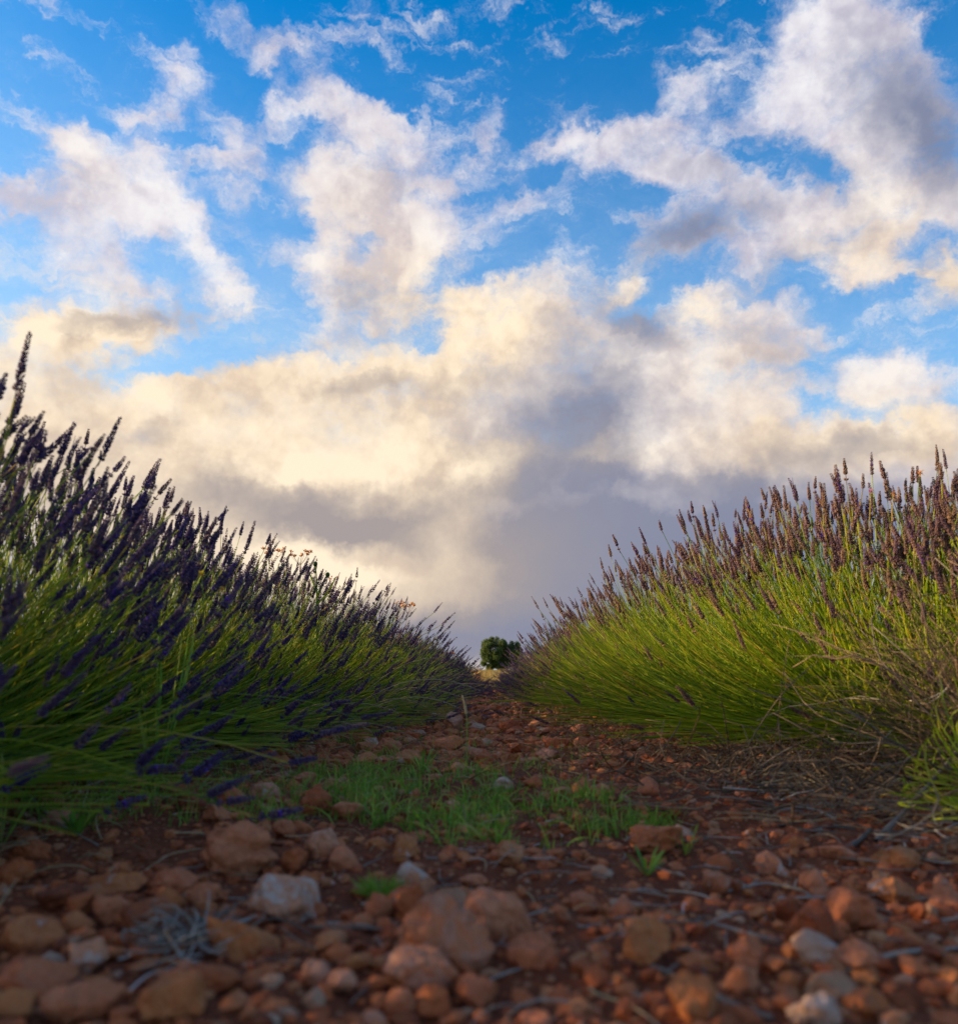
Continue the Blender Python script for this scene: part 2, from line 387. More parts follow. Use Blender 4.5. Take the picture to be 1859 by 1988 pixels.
def tubes(geo, P, rad, sides=3, tint=0.0, tip=True):
    """P (S,K,3), rad (S,K) or broadcastable"""
    P = np.asarray(P, float); Sn, K, _ = P.shape
    rad = np.broadcast_to(np.asarray(rad, float), (Sn, K))
    _, A, B = frames(P)
    ang = np.arange(sides) * 2 * np.pi / sides
    V = P[:, :, None, :] + rad[:, :, None, None] * (A[:, :, None, :] * np.cos(ang)[:, None] + B[:, :, None, :] * np.sin(ang)[:, None])
    base = (np.arange(Sn) * K * sides)[:, None, None]
    k = (np.arange(K - 1) * sides)[None, :, None]; j = np.arange(sides)[None, None, :]; j2 = (j + 1) % sides
    q = np.stack([base + k + j, base + k + j2, base + k + sides + j2, base + k + sides + j], -1).reshape(-1, 4)
    t = np.broadcast_to(np.asarray(tint, float), (Sn,)) if np.ndim(tint) < 2 else None
    geo.add(V, None, q, np.repeat(t, K * sides))
    if not tip: return
    last = base[:, 0, 0] + (K - 1) * sides
    if sides == 3:
        geo.T.append(np.stack([last, last + 1, last + 2], 1) + geo.n - Sn * K * sides)
    elif sides == 4:
        geo.Q.append(np.stack([last, last + 1, last + 2, last + 3], 1) + geo.n - Sn * K * sides)
    else:
        geo.T.append(np.concatenate([np.stack([last, last + m, last + m + 1], 1) for m in range(1, sides - 1)]) + geo.n - Sn * K * sides)

def ribbons(geo, P, wid, side=None, tint=0.0, fold=0.0):
    """flat leaves along P (S,K,3); wid (S,K); a folded leaf has a third row of vertices"""
    P = np.asarray(P, float); Sn, K, _ = P.shape
    wid = np.broadcast_to(np.asarray(wid, float), (Sn, K))
    T, A, B = frames(P)
    if side is not None:
        th = np.asarray(side)[:, None, None]; A, B = A * np.cos(th) + B * np.sin(th), -A * np.sin(th) + B * np.cos(th)
    L = P - A * wid[..., None] / 2 + B * wid[..., None] * fold; Rr = P + A * wid[..., None] / 2 + B * wid[..., None] * fold
    t = np.broadcast_to(np.asarray(tint, float), (Sn,))
    if fold:
        V = np.stack([L, P, Rr], 2); m = 3
    else:
        V = np.stack([L, Rr], 2); m = 2
    base = (np.arange(Sn) * K * m)[:, None]; k = (np.arange(K - 1) * m)[None]
    qs = []
    for c in range(m - 1):
        a = base + k + c
        qs.append(np.stack([a, a + 1, a + m + 1, a + m], -1).reshape(-1, 4))
    geo.add(V, None, np.concatenate(qs), np.repeat(t, K * m))

def bezier(P0, P1, P2, K):
    t = np.linspace(0, 1, K)[None, :, None]
    return (1 - t) ** 2 * P0[:, None] + 2 * t * (1 - t) * P1[:, None] + t * t * P2[:, None]

# ------------------------------------------------------------------ materials
def material(name):
    m = bpy.data.materials.new(name); m.use_nodes = True
    m.node_tree.nodes.clear()
    return m, m.node_tree.nodes, m.node_tree.links

def ramp(n, l, fac, stops):
    r = n.new('ShaderNodeValToRGB'); cr = r.color_ramp
    while len(cr.elements) < len(stops): cr.elements.new(0.5)
    for e, (p, c) in zip(cr.elements, stops): e.position = p; e.color = tuple(c) + (1,)
    l.new(fac, r.inputs[0]); return r.outputs[0]

def rand_fac(n, l, obj_random=True):
    a = n.new('ShaderNodeAttribute'); a.attribute_name = 'tint'
    if not obj_random: return a.outputs['Fac']
    oi = n.new('ShaderNodeObjectInfo')
    return math_(n, l, 'FRACT', math_(n, l, 'ADD', a.outputs['Fac'], oi.outputs['Random']))

def foliage(name, stops, translucency=0.35, rough=0.5, objr=True, nscale=9.0, spec=0.3):
    m, n, l = material(name)
    tcn = n.new('ShaderNodeTexCoord')
    nz = noise_(n, l, tcn.outputs['Object'], nscale, 3, .6)
    f = math_(n, l, 'MULTIPLY_ADD', math_(n, l, 'SUBTRACT', nz.outputs[0], 0.5), 0.5, rand_fac(n, l, objr), clamp=True)
    c = ramp(n, l, f, stops)
    b = n.new('ShaderNodeBsdfPrincipled'); l.new(c, b.inputs['Base Color'])
    b.inputs['Roughness'].default_value = rough
    b.inputs['Specular IOR Level'].default_value = spec
    t = n.new('ShaderNodeBsdfTranslucent')
    l.new(mixc(n, l, 1.0, c, (1.35, 1.35, 0.7), 'MULTIPLY'), t.inputs[0])
    mx = n.new('ShaderNodeMixShader'); mx.inputs[0].default_value = translucency
    l.new(b.outputs[0], mx.inputs[1]); l.new(t.outputs[0], mx.inputs[2])
    o = n.new('ShaderNodeOutputMaterial'); l.new(mx.outputs[0], o.inputs[0])
    return m

MAT = {}
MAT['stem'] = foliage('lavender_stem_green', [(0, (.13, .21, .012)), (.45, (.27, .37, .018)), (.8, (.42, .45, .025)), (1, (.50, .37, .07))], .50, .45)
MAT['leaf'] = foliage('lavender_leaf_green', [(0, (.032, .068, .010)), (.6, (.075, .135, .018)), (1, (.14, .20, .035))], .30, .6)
MAT['spike'] = foliage('lavender_flower_purple', [(0, (.055, .036, .13)), (.35, (.10, .06, .17)), (.7, (.17, .10, .16)), (1, (.27, .165, .14))], .26, .8, nscale=60, spec=.15)
MAT['spike_brown'] = foliage('lavender_flower_brown', [(0, (.085, .045, .11)), (.3, (.16, .085, .11)), (.7, (.25, .14, .10)), (1, (.34, .21, .12))], .24, .8, nscale=60, spec=.15)
MAT['petal'] = foliage('violet_petal', [(0, (.10, .03, .42)), (1, (.22, .07, .55))], .35, .6)
MAT['grass'] = foliage('fresh_grass', [(0, (.08, .18, .022)), (.6, (.18, .32, .035)), (1, (.34, .38, .08))], .35, .45)
MAT['straw'] = foliage('dry_straw', [(0, (.20, .13, .08)), (.5, (.36, .25, .13)), (1, (.52, .40, .22))], .25, .7)
MAT['gold'] = foliage('sunny_dry_grass', [(0, (.10, .10, .035)), (.4, (.28, .17, .075)), (.7, (.38, .24, .11)), (1, (.14, .15, .045))], .4, .7)
MAT['twig'] = foliage('grey_brown_twig', [(0, (.10, .075, .06)), (.5, (.22, .165, .13)), (.85, (.34, .28, .23)), (1, (.46, .42, .38))], 0.0, .85)
MAT['deadstem'] = foliage('dead_stem_tan', [(0, (.06, .036, .022)), (.5, (.14, .085, .05)), (1, (.27, .17, .10))], 0.05, .8)
MAT['yellow'] = foliage('yellow_petal', [(0, (.75, .45, .02)), (1, (.85, .6, .04))], .4, .6)
MAT['orange'] = foliage('rust_dry_petal', [(0, (.60, .22, .05)), (1, (.75, .35, .10))], .3, .7)
MAT['pink'] = foliage('pink_petal', [(0, (.55, .12, .40)), (1, (.65, .2, .5))], .3, .7)
MAT['treeleaf'] = foliage('oak_leaf', [(0, (.035, .065, .016)), (.5, (.09, .125, .028)), (1, (.19, .21, .05))], .3, .6)
MAT['bark'] = foliage('bark', [(0, (.07, .05, .035)), (1, (.16, .12, .09))], 0, .9)

def rock_material(name, white=0.35, base=None):
    m, n, l = material(name)
    tcn = n.new('ShaderNodeTexCoord'); co = tcn.outputs['Object']
    geo = n.new('ShaderNodeNewGeometry')
    f = rand_fac(n, l)
    pos = V = vmath(n, l, 'ADD', geo.outputs['Position'], (0.0, 0.0, 0.0))
    n1 = noise_(n, l, pos, 26, 5, .62, .6).outputs[0]
    n2 = noise_(n, l, pos, 90, 5, .65).outputs[0]
    n3 = noise_(n, l, pos, 300, 3, .6).outputs[0]
    stops = base or [(0, (.16, .038, .016)), (.2, (.33, .070, .022)), (.42, (.47, .112, .034)), (.62, (.54, .155, .056)), (.80, (.54, .18, .058)), (.95, (.43, .20, .10)), (1, (.43, .28, .19))]
    c = ramp(n, l, f, stops)
    c2 = mixc(n, l, maprange(n, l, n1, .38, .62), c, (.38, .105, .032))
    c = mixc(n, l, .55, c, c2)
    # pale lime crust in patches with a shape of their own
    patch = maprange(n, l, math_(n, l, 'ADD', n1, math_(n, l, 'MULTIPLY', n2, .45)), .92 - white * .35, 1.02 - white * .35)
    patch = math_(n, l, 'MULTIPLY', patch, maprange(n, l, f, .3, .55, .25, 1.0))
    c = mixc(n, l, math_(n, l, 'MULTIPLY', patch, .8), c, (.60, .46, .38))
    c = mixc(n, l, maprange(n, l, n2, .35, .75, 0, .5), c, mixc(n, l, 1.0, c, (.55, .42, .38), 'MULTIPLY'))
    b = n.new('ShaderNodeBsdfPrincipled'); l.new(c, b.inputs['Base Color'])
    b.inputs['Roughness'].default_value = .82; b.inputs['Specular IOR Level'].default_value = .28
    vo = n.new('ShaderNodeTexVoronoi'); vo.inputs['Scale'].default_value = 70; vo.inputs['Randomness'].default_value = 1
    l.new(vmath(n, l, 'ADD', pos, vmath(n, l, 'SCALE', noise_(n, l, pos, 40, 2).outputs['Color'], .012)), vo.inputs['Vector'])
    bh = math_(n, l, 'ADD', math_(n, l, 'MULTIPLY', n2, 1.0), math_(n, l, 'MULTIPLY', n3, .35))
    bh = math_(n, l, 'ADD', bh, math_(n, l, 'MULTIPLY', vo.outputs['Distance'], -1.1))
    bp = n.new('ShaderNodeBump'); bp.inputs['Strength'].default_value = .85; bp.inputs['Distance'].default_value = .008
    l.new(bh, bp.inputs['Height']); l.new(bp.outputs[0], b.inputs['Normal'])
    o = n.new('ShaderNodeOutputMaterial'); l.new(b.outputs[0], o.inputs[0])
    return m
MAT['rock'] = rock_material('red_limestone', .2)
MAT['rock_white'] = rock_material('white_crusted_limestone', .62, [(0, (.52, .155, .065)), (.5, (.58, .21, .10)), (1, (.60, .28, .16))])
MAT['rock_ochre'] = rock_material('ochre_limestone', .25, [(0, (.46, .125, .036)), (.5, (.52, .165, .052)), (1, (.55, .22, .085))])
MAT['rock_pale'] = rock_material('pale_limestone', .5, [(0, (.54, .27, .17)), (1, (.60, .37, .26))])
MAT['rock_salmon'] = rock_material('salmon_limestone', .25, [(0, (.52, .145, .060)), (.5, (.58, .195, .092)), (1, (.60, .27, .16))])

def soil_material():
    m, n, l = material('red_soil')
    geo = n.new('ShaderNodeNewGeometry'); pos = geo.outputs['Position']
    a = noise_(n, l, pos, 3.0, 5, .6).outputs[0]; b1 = noise_(n, l, pos, 38, 6, .65).outputs[0]; c1 = noise_(n, l, pos, 170, 4, .65).outputs[0]
    col = ramp(n, l, math_(n, l, 'ADD', math_(n, l, 'MULTIPLY', a, .5), math_(n, l, 'MULTIPLY', b1, .5)),
               [(.3, (.085, .021, .010)), (.5, (.16, .040, .016)), (.68, (.27, .075, .028))])
    vo = n.new('ShaderNodeTexVoronoi'); vo.inputs['Scale'].default_value = 95; l.new(pos, vo.inputs['Vector'])
    sepc = n.new('ShaderNodeSeparateColor'); l.new(vo.outputs['Color'], sepc.inputs[0])
    grit = math_(n, l, 'MULTIPLY', maprange(n, l, vo.outputs['Distance'], .25, .45, 1, 0), maprange(n, l, sepc.outputs[0], .55, .7))
    col = mixc(n, l, math_(n, l, 'MULTIPLY', grit, .65), col, (.46, .20, .10))
    sp = n.new('ShaderNodeSeparateXYZ'); l.new(pos, sp.inputs[0])
    far = maprange(n, l, math_(n, l, 'ADD', sp.outputs[1], math_(n, l, 'MULTIPLY', a, 5.0)), 17.0, 24.0)
    col = mixc(n, l, far, col, ramp(n, l, a, [(.35, (.14, .10, .045)), (.65, (.26, .17, .08))]))
    b = n.new('ShaderNodeBsdfPrincipled'); l.new(col, b.inputs['Base Color']); b.inputs['Roughness'].default_value = .95
    b.inputs['Specular IOR Level'].default_value = .15
    bh = math_(n, l, 'ADD', math_(n, l, 'MULTIPLY', b1, 1.0), math_(n, l, 'ADD', math_(n, l, 'MULTIPLY', c1, .35), math_(n, l, 'MULTIPLY', grit, .3)))
    bp = n.new('ShaderNodeBump'); bp.inputs['Strength'].default_value = .8; bp.inputs['Distance'].default_value = .012
    l.new(bh, bp.inputs['Height']); l.new(bp.outputs[0], b.inputs['Normal'])
    o = n.new('ShaderNodeOutputMaterial'); l.new(b.outputs[0], o.inputs[0])
    return m

# ================================================================== the ground: one sheet from the camera's feet to the horizon
def build_ground():
    rr = np.concatenate([[0.0], np.geomspace(0.22, 1500, 560)])
    fine = np.radians(np.linspace(-42, 42, 340)); coarse = np.radians(np.linspace(42, 318, 70))[1:-1]
    th = np.concatenate([fine, coarse])
    nr, nt = len(rr), len(th)
    X = rr[:, None] * np.sin(th)[None]; Y = rr[:, None] * np.cos(th)[None]
    Z = ground_z(X, Y)
    V = np.stack([X, Y, Z], -1).reshape(-1, 3)
    i = np.arange(nr - 1)[:, None]; j = np.arange(nt)[None]; j2 = (j + 1) % nt
    q = np.stack([i * nt + j, i * nt + j2, (i + 1) * nt + j2, (i + 1) * nt + j], -1)
    q = q[1:].reshape(-1, 4)
    V0 = V.copy()
    V0[:nt] = [0, 0, float(ground_z(np.array([0.]), np.array([0.]))[0])]
    fan = np.stack([np.full(nt, 0), nt + (np.arange(nt) + 1) % nt, nt + np.arange(nt)], 1)
    me = mesh_of('ground', V0, [fan[:, ::-1], q[:, ::-1]], True, None, [soil_material()])
    me.validate()
    link('ground', me, kind='structure')
build_ground()

# ================================================================== stones
_ico = {}
def ico(sub):
    if sub in _ico: return _ico[sub]
    import bmesh
    bm = bmesh.new(); bmesh.ops.create_icosphere(bm, subdivisions=sub, radius=1.0)
    V = np.array([v.co[:] for v in bm.verts]); T = np.array([[v.index for v in f.verts] for f in bm.faces]); bm.free()
    _ico[sub] = (V, T); return _ico[sub]

def rock_shape(r, sub=3, planes=9, rough=0.10, lumps=0.12):
    """a stone: a ball cut by random planes, lumpy and pitted, about 1 across each half axis"""
    V, T = ico(sub); V = V.copy()
    off = r.uniform(-50, 50, 3)
    if sub >= 3:
        nz = np.array([mnoise.noise(Vector(v * 1.3 + off)) for v in V]); V *= (1 + lumps * 2 * nz)[:, None]
    else:
        V *= (1 + r.uniform(-lumps, lumps, len(V)))[:, None]
    for _ in range(planes):
        n = r.normal(size=3); n /= np.linalg.norm(n); d = r.uniform(0.46, 0.80)
        s = V @ n - d
        V -= np.where(s > 0, s * 0.97, 0)[:, None] * n
    if sub >= 3:
        nz = np.array([mnoise.fractal(Vector(v * 3.2 + off), 0.8, 2.0, 4) for v in V])
        cr = np.array([abs(mnoise.noise(Vector(v * 2.1 - off))) for v in V])
        V += (V / np.linalg.norm(V, axis=1, keepdims=True)) * (rough * nz + .16 * np.minimum(cr * 2.2, .5) - .05)[:, None]
    V -= (V.max(0) + V.min(0)) / 2
    V /= np.abs(V).max(0)
    return V, T

def place_rock(px, py, w, h, mat='rock', label=None, seed=0, tilt=0.0, sub=4, lumps=.12, rough=.10, planes=9):
    """a stone whose outline is w by h around (px, py)"""
    r = np.random.default_rng(seed + 1000)
    foot = hit(px, py + h * 0.42)
    dist = foot.y
    sx = w / F * dist * 0.5 * 1.06; sz = h / F * dist * 0.5 * 1.15; sy = 0.5 * (sx + sz) * r.uniform(.8, 1.15)
    V, T = rock_shape(r, sub, planes, rough, lumps)
    V = V * np.array([sx, sy, sz])
    me = mesh_of('rock', V, [T], True, {'tint': np.zeros(len(V))}, [MAT[mat]])
    y = foot.y + sy * 0.75
    x = foot.x * y / foot.y
    o = link('rock', me, None, (x, y, gz(x, y) + sz * 0.50), (r.uniform(-.12, .12), tilt, r.uniform(-.25, .25)))
    return o, label, (px, py, w, h)

NAMED = [  # px, py, w, h, material, tilt, label
 (466,1664,150,112,'rock_salmon',.15,'largest lumpy salmon stone with white flecks left of the middle'),
 (557,1757,138,78,'rock_white',.35,'pink stone with a crusted white top, right beside the ochre slab'),
 (485,1833,168,66,'rock_ochre',.62,'long ochre slab tilted down to the right beside grey debris'),
 (866,1834,180,124,'rock_white',.1,'biggest boulder, orange with a white and grey crusted face'),
 (975,1792,140,84,'rock_salmon',.45,'rounded orange boulder leaning behind the biggest white-faced boulder'),
 (818,1905,132,82,'rock_white',.5,'orange stone with a white cap in front of the biggest boulder'),
 (1032,1853,86,66,'rock_salmon',0,'smooth pale salmon stone right of the biggest boulder'),
 (806,1716,76,52,'rock_white',.4,'white-topped orange stone behind the pair of grass-side stones'),
 (882,1760,82,54,'rock',.1,'rust-orange stone touching the top of the biggest boulder'),
 (785,1761,72,60,'rock',0,'orange stone just right of the small green tuft'),
 (735,1760,52,50,'rock_salmon',0,'pale-edged stone directly under the small green tuft'),
 (1253,1839,88,78,'rock_ochre',.1,'round ochre stone with a cream patch in the right foreground'),
 (1587,1857,82,62,'rock_pale',0,'round pinkish pale stone in the right foreground'),
 (1667,1868,76,52,'rock_salmon',0,'blocky salmon stone right of the round pinkish pale one'),
 (1453,1866,72,62,'rock_salmon',.3,'blunt red stone with a dark gap under it'),
 (1583,1806,88,90,'rock',0,'tall orange stone behind the round pinkish pale one'),
 (1648,1772,88,84,'rock_salmon',.35,'large orange stone leaning right behind the pale round one'),
 (1736,1736,80,50,'rock_ochre',.1,'tan angular stone near the right edge'),
 (1740,1671,82,46,'rock_ochre',0,'wide light tan stone under the dead stems at right'),
 (1832,1736,70,62,'rock_salmon',0,'salmon stone cut by the right edge of the picture'),
 (1529,1768,58,44,'rock',0,'wedge of brick-red stone left of the tall orange stone'),
 (1391,1718,50,40,'rock_salmon',0,'peaked salmon stone in the middle of the bare soil at right'),
 (1580,1722,46,52,'rock_salmon',-.3,'upright pink stone beside a forked grey twig'),
 (1395,1677,46,34,'rock',0,'small round rust stone above the peaked salmon stone'),
 (1344,1950,90,86,'rock_ochre',0,'blurred orange stone near the bottom right of the middle'),
 (1692,1960,80,52,'rock_ochre',0,'pale ochre stone low in the bottom right corner'),
 (1442,1914,64,50,'rock_salmon',0,'pinkish stone between two dark twigs at the bottom'),
 (1540,1913,52,42,'rock_ochre',0,'small honey-coloured stone below the round pinkish pale one'),
 (1594,1982,96,46,'rock_pale',0,'pale stone cut by the bottom edge at right'),
 (1268,1645,98,50,'rock',0,'crumbly red clod behind the fallen grass blades at right'),
 (1326,1619,44,32,'rock_pale',0,'small grey-pink stone at the right end of the grass patch'),
 (31,1695,72,50,'rock',0,'red stone at the left edge under the lavender'),
 (118,1750,98,44,'rock',-.15,'flat brown-orange slab near the left edge'),
 (221,1716,112,38,'rock_ochre',0,'long low ochre-brown stone on bare dark soil at left'),
 (343,1718,80,36,'rock_salmon',.1,'smooth loaf-shaped salmon stone left of the largest lumpy stone'),
 (328,1752,60,38,'rock_ochre',0,'small tan block below the loaf-shaped salmon stone'),
 (394,1742,58,48,'rock_salmon',0,'greyish pink angular stone under the largest lumpy stone'),
 (207,1780,62,50,'rock_salmon',.1,'cone-shaped pink stone with a small white spot'),
 (146,1764,56,44,'rock',0,'dull red stone overlapping the flat brown-orange slab'),
 (148,1802,54,42,'rock',0,'dark red stone in front of the flat slab at left'),
 (292,1788,112,50,'rock',0,'wide knobbly red stone left of the grey debris'),
 (66,1905,136,86,'rock_salmon',0,'wide blurred salmon boulder in the bottom left corner'),
 (170,1878,76,56,'rock_white',0,'pink stone with a whitish side, bottom left'),
 (331,1956,112,92,'rock',0,'dark red block low in the bottom left foreground'),
 (18,1972,84,54,'rock_ochre',0,'orange stone in the very bottom left corner'),
 (172,1970,150,66,'rock_salmon',0,'broad salmon boulder along the bottom edge at left'),
 (107,1962,36,42,'rock_pale',.5,'narrow white shard standing among the bottom left stones'),
 (421,1912,88,48,'rock',.2,'slanting orange stone below the ochre slab'),
 (345,1904,54,46,'rock_salmon',0,'small salmon stone above the dark red block'),
 (569,1671,50,44,'rock',0,'reddish stone right beside the largest lumpy stone'),
 (630,1657,66,58,'rock_salmon',.3,'tall orange stone at the front left end of the grass patch'),
 (671,1671,54,44,'rock_salmon',0,'salmon stone right of the tall orange one at the grass edge'),
 (597,1718,44,30,'rock_ochre',0,'little yellowish stone above the white-topped pink one'),
 (552,1614,42,34,'rock_salmon',-.3,'pointed pink stone between fallen lavender heads'),
 (448,1553,54,48,'rock',0,'brown-red stone in shade under the left lavender'),
 (377,1561,56,36,'rock',0,'flat-topped orange stone beneath the left lavender foliage'),
 (615,1560,54,58,'rock',0,'crumbly orange clod beside the left end of the grass'),
 (675,1579,58,30,'rock_salmon',0,'loaf-like orange stone right of the crumbly clod'),
 (644,1526,52,24,'rock',0,'low orange stone where grass and soil meet at left'),
 (789,1647,54,48,'rock',0,'brick-red clod at the front edge of the grass patch'),
 (923,1716,52,24,'rock_salmon',0,'low salmon stone on bare soil right of the white-topped one'),
 (840,1958,62,54,'rock',0,'red stone at the bottom edge below the white-capped one'),
 (695,1871,56,32,'rock_ochre',0,'orange oval stone left of the biggest boulder'),
 (640,1836,60,38,'rock',0,'dark brick stone between the ochre slab and the biggest boulder'),
 (621,1905,60,46,'rock_white',0,'stone with a pale top left of the white-capped stone'),
 (662,1916,56,46,'rock_salmon',0,'rounded pink stone paired with the pale-topped one'),
 (778,1960,54,48,'rock_salmon',0,'blunt salmon stone on the bottom edge in the middle'),
 (920,1937,76,46,'rock_salmon',0,'orange stone at the bottom right of the white-capped one'),
 (1137,1757,56,36,'rock_salmon',0,'lone rounded salmon stone on bare soil right of centre'),
 (1206,1767,44,38,'rock_salmon',0,'pinkish stone right of the lone rounded salmon one'),
 (975,1526,42,26,'rock_pale',0,'pale stone half hidden at the back of the grass patch'),
 (1034,1519,36,26,'rock',0,'orange stone behind the right part of the grass'),
 (1130,1529,40,28,'rock',0,'squarish orange stone beyond the right end of the grass'),
 (1170,1537,38,26,'rock_salmon',0,'orange stone right of the squarish one beyond the grass'),
 (1092,1541,36,22,'rock_salmon',0,'low salmon stone just behind the grass tips at right'),
 (992,1672,52,46,'rock',0,'dark red crumbly clod in front of the grass patch at right'),
 (871,1652,42,30,'rock_salmon',0,'small orange stone before the middle of the grass patch'),
 (880,1571,34,22,'rock_salmon',0,'small stone showing through the middle of the grass'),
 (903,1610,34,20,'rock_salmon',0,'pale orange chip lying in the grass patch'),
 (755,1450,52,32,'rock_salmon',0,'large flat salmon stone where the red path begins'),
 (880,1404,34,40,'rock_pale',0,'upright greyish stone beside the tall green grass stalk'),
 (868,1446,62,30,'rock',0,'broad orange stone behind the tall green grass stalk'),
 (1076,1446,44,24,'rock',0,'flat red stone in the path near the right lavender'),
 (720,1443,28,18,'rock_pale',0,'small lilac-grey stone on the path'),
 (1258,1530,40,34,'rock_salmon',0,'stone with a shining white edge under the right lavender'),
 (1440,1500,46,32,'rock',0,'orange stone beside the dry stalks under the right lavender'),
 (1060,1468,40,26,'rock_salmon',0,'blocky orange stone on the path left of the right lavender'),
 (925,1462,44,30,'rock_salmon',0,'squared orange stone just right of the tall grass stalk'),
 (1300,1580,40,28,'rock',0,'small rust stone on bare soil under the right lavender'),
]
rocks_xy = []
for i, (px, py, w, h, mt, tilt, lab) in enumerate(NAMED):
    big = max(w, h) > 70
    o, _, _ = place_rock(px, py, w, h, mt, lab, i, tilt, 4 if big else 3, .14 if 'lumpy' in lab or 'clod' in lab or 'knobbly' in lab else .08,
                         .16 if 'lumpy' in lab or 'clod' in lab or 'crumbly' in lab else .07, 8 if 'round' in lab or 'smooth' in lab or 'loaf' in lab else 16)
    o['label'] = lab; o['category'] = 'stone'; o['group'] = 'stones lying on the red soil'
    rocks_xy.append((o.location.x, o.location.y, w / F * o.location.y * .5))

# more stones in the open aisle: shared shapes, each its own object
SHAPES = {}
for mt in ('rock', 'rock_salmon', 'rock_ochre', 'rock_pale'):
    SHAPES[mt] = []
    for k in range({'rock': 8, 'rock_salmon': 6, 'rock_ochre': 3, 'rock_pale': 2}[mt]):
        V, T = rock_shape(np.random.default_rng(500 + k + 31 * len(mt)), 3, 15, .11, .10)
        SHAPES[mt].append(mesh_of('rock', V, [T], True, {'tint': np.zeros(len(V))}, [MAT[mt]]))
KIND_LABEL = {'rock': 'small brick-red stone among gravel on the red soil', 'rock_salmon': 'small salmon-pink stone among gravel on the red soil',
              'rock_ochre': 'small ochre stone among gravel on the red soil', 'rock_pale': 'small pale grey-pink stone among gravel on the red soil'}
def aisle(n, r, y0, y1, power=1.0, wide=1.25):
    y = y0 + (y1 - y0) * r.random(n) ** power
    half = np.minimum(wide, .62 * y + .02)
    return r.uniform(-1, 1, n) * half, y
cnt = 0; r = np.random.default_rng(77)
while cnt < 205:
    x, y = (float(v[0]) for v in aisle(1, r, .62, 4.6, 1.35))
    s = float(np.clip(r.lognormal(math.log(.0125), .35), .008, .032)) * (1 + .18 * y)
    if y < 1.25 and .05 < x < .35 and r.random() < .75: continue
    if any((x - a) ** 2 + (y - b) ** 2 < (s * .8 + c) ** 2 for a, b, c in rocks_xy): continue
    if abs(x) > 1.0: continue
    mt = r.choice(['rock', 'rock_salmon', 'rock_ochre', 'rock_pale'], p=[.56, .34, .08, .02])
    o = link('rock', SHAPES[mt][r.integers(len(SHAPES[mt]))], None, (x, y, gz(x, y) + s * .14), (r.uniform(-.4, .4), r.uniform(-.4, .4), r.uniform(0, 6.28)),
             label=KIND_LABEL[mt], category='stone', group=KIND_LABEL[mt].replace('small ', 'small loose ').replace('stone', 'stones'))
    o.scale = (s * r.uniform(.85, 1.4), s * r.uniform(.8, 1.1), s * r.uniform(.5, .85))
    rocks_xy.append((x, y, s)); cnt += 1

def gravel(name, n, r, y0, y1, s0, s1, power, wide, sub=1):
    shapes = [rock_shape(np.random.default_rng(900 + k), sub, 7, 0, .12) for k in range(14)]
    x, y = aisle(n, r, y0, y1, power, wide)
    rows_ = np.clip((np.abs(x) - .85) / .5, 0, 1)
    z = ground_z(x, y)
    s = s0 + (s1 - s0) * r.random(n) ** 3.0
    g = Geo()
    for k in range(14):
        idx = np.where(np.arange(n) % 14 == k)[0]
        V, T = shapes[k]; m = len(idx)
        a = r.uniform(0, 2 * np.pi, m); ca, sa = np.cos(a), np.sin(a)
        sc = np.stack([s[idx] * r.uniform(.8, 1.35, m), s[idx] * r.uniform(.75, 1.1, m), s[idx] * r.uniform(.5, .85, m)], 1)
        P = V[None] * sc[:, None]
        tl = r.uniform(-.4, .4, m); P = np.stack([P[..., 0] * np.cos(tl)[:, None] + P[..., 2] * np.sin(tl)[:, None], P[..., 1], -P[..., 0] * np.sin(tl)[:, None] + P[..., 2] * np.cos(tl)[:, None]], -1)
        P = np.stack([P[..., 0] * ca[:, None] - P[..., 1] * sa[:, None], P[..., 0] * sa[:, None] + P[..., 1] * ca[:, None], P[..., 2]], -1)
        P += np.stack([x[idx], y[idx], z[idx] + s[idx] * .15], 1)[:, None]
        Ti = T[None] + (np.arange(m) * len(V))[:, None, None]
        g.add(P, Ti.reshape(-1, 3), None, np.repeat(r.random(m), len(V)))
    link(name, g.mesh(name, [MAT['rock']], False), kind='stuff')
r = np.random.default_rng(5)
gravel('gravel', 9000, r, .50, 2.8, .0022, .0135, 1.3, 1.3)
gravel('gravel', 5200, r, 2.2, 6.5, .006, .034, 1.2, 1.15)
gravel('gravel', 2400, r, 6.0, 20, .015, .045, 1.4, 1.0)

# ================================================================== lavender
POD_T = np.array([[0,1,2],[0,2,3],[0,3,1],[4,2,1],[4,3,2],[4,1,3]])
def pods(geo, C, D_, L, W_, tint):
    """small buds: C centres (n,3), D_ directions (n,3), L lengths, W_ widths"""
    n = len(C)
    D_ = D_ / (np.linalg.norm(D_, axis=1, keepdims=True) + 1e-9)
    ref = np.where(np.abs(D_[:, 2:3]) > .9, np.array([1.0, 0, 0]), np.array([0, 0, 1.0]))
    A = np.cross(D_, ref); A /= np.linalg.norm(A, axis=1, keepdims=True); B = np.cross(D_, A)
    L = np.broadcast_to(L, (n,))[:, None]; W_ = np.broadcast_to(W_, (n,))[:, None]
    pts = [C]
    for k in range(3):
        t = 2 * math.pi * k / 3
        pts.append(C + D_ * L * .6 + (A * math.cos(t) + B * math.sin(t)) * W_ * .5)
    pts.append(C + D_ * L)
    V = np.stack(pts, 1).reshape(-1, 3)
    T = (POD_T[None] + (np.arange(n) * 5)[:, None, None]).reshape(-1, 3)
    geo.add(V, T, None, np.repeat(np.broadcast_to(tint, (n,)), 5))

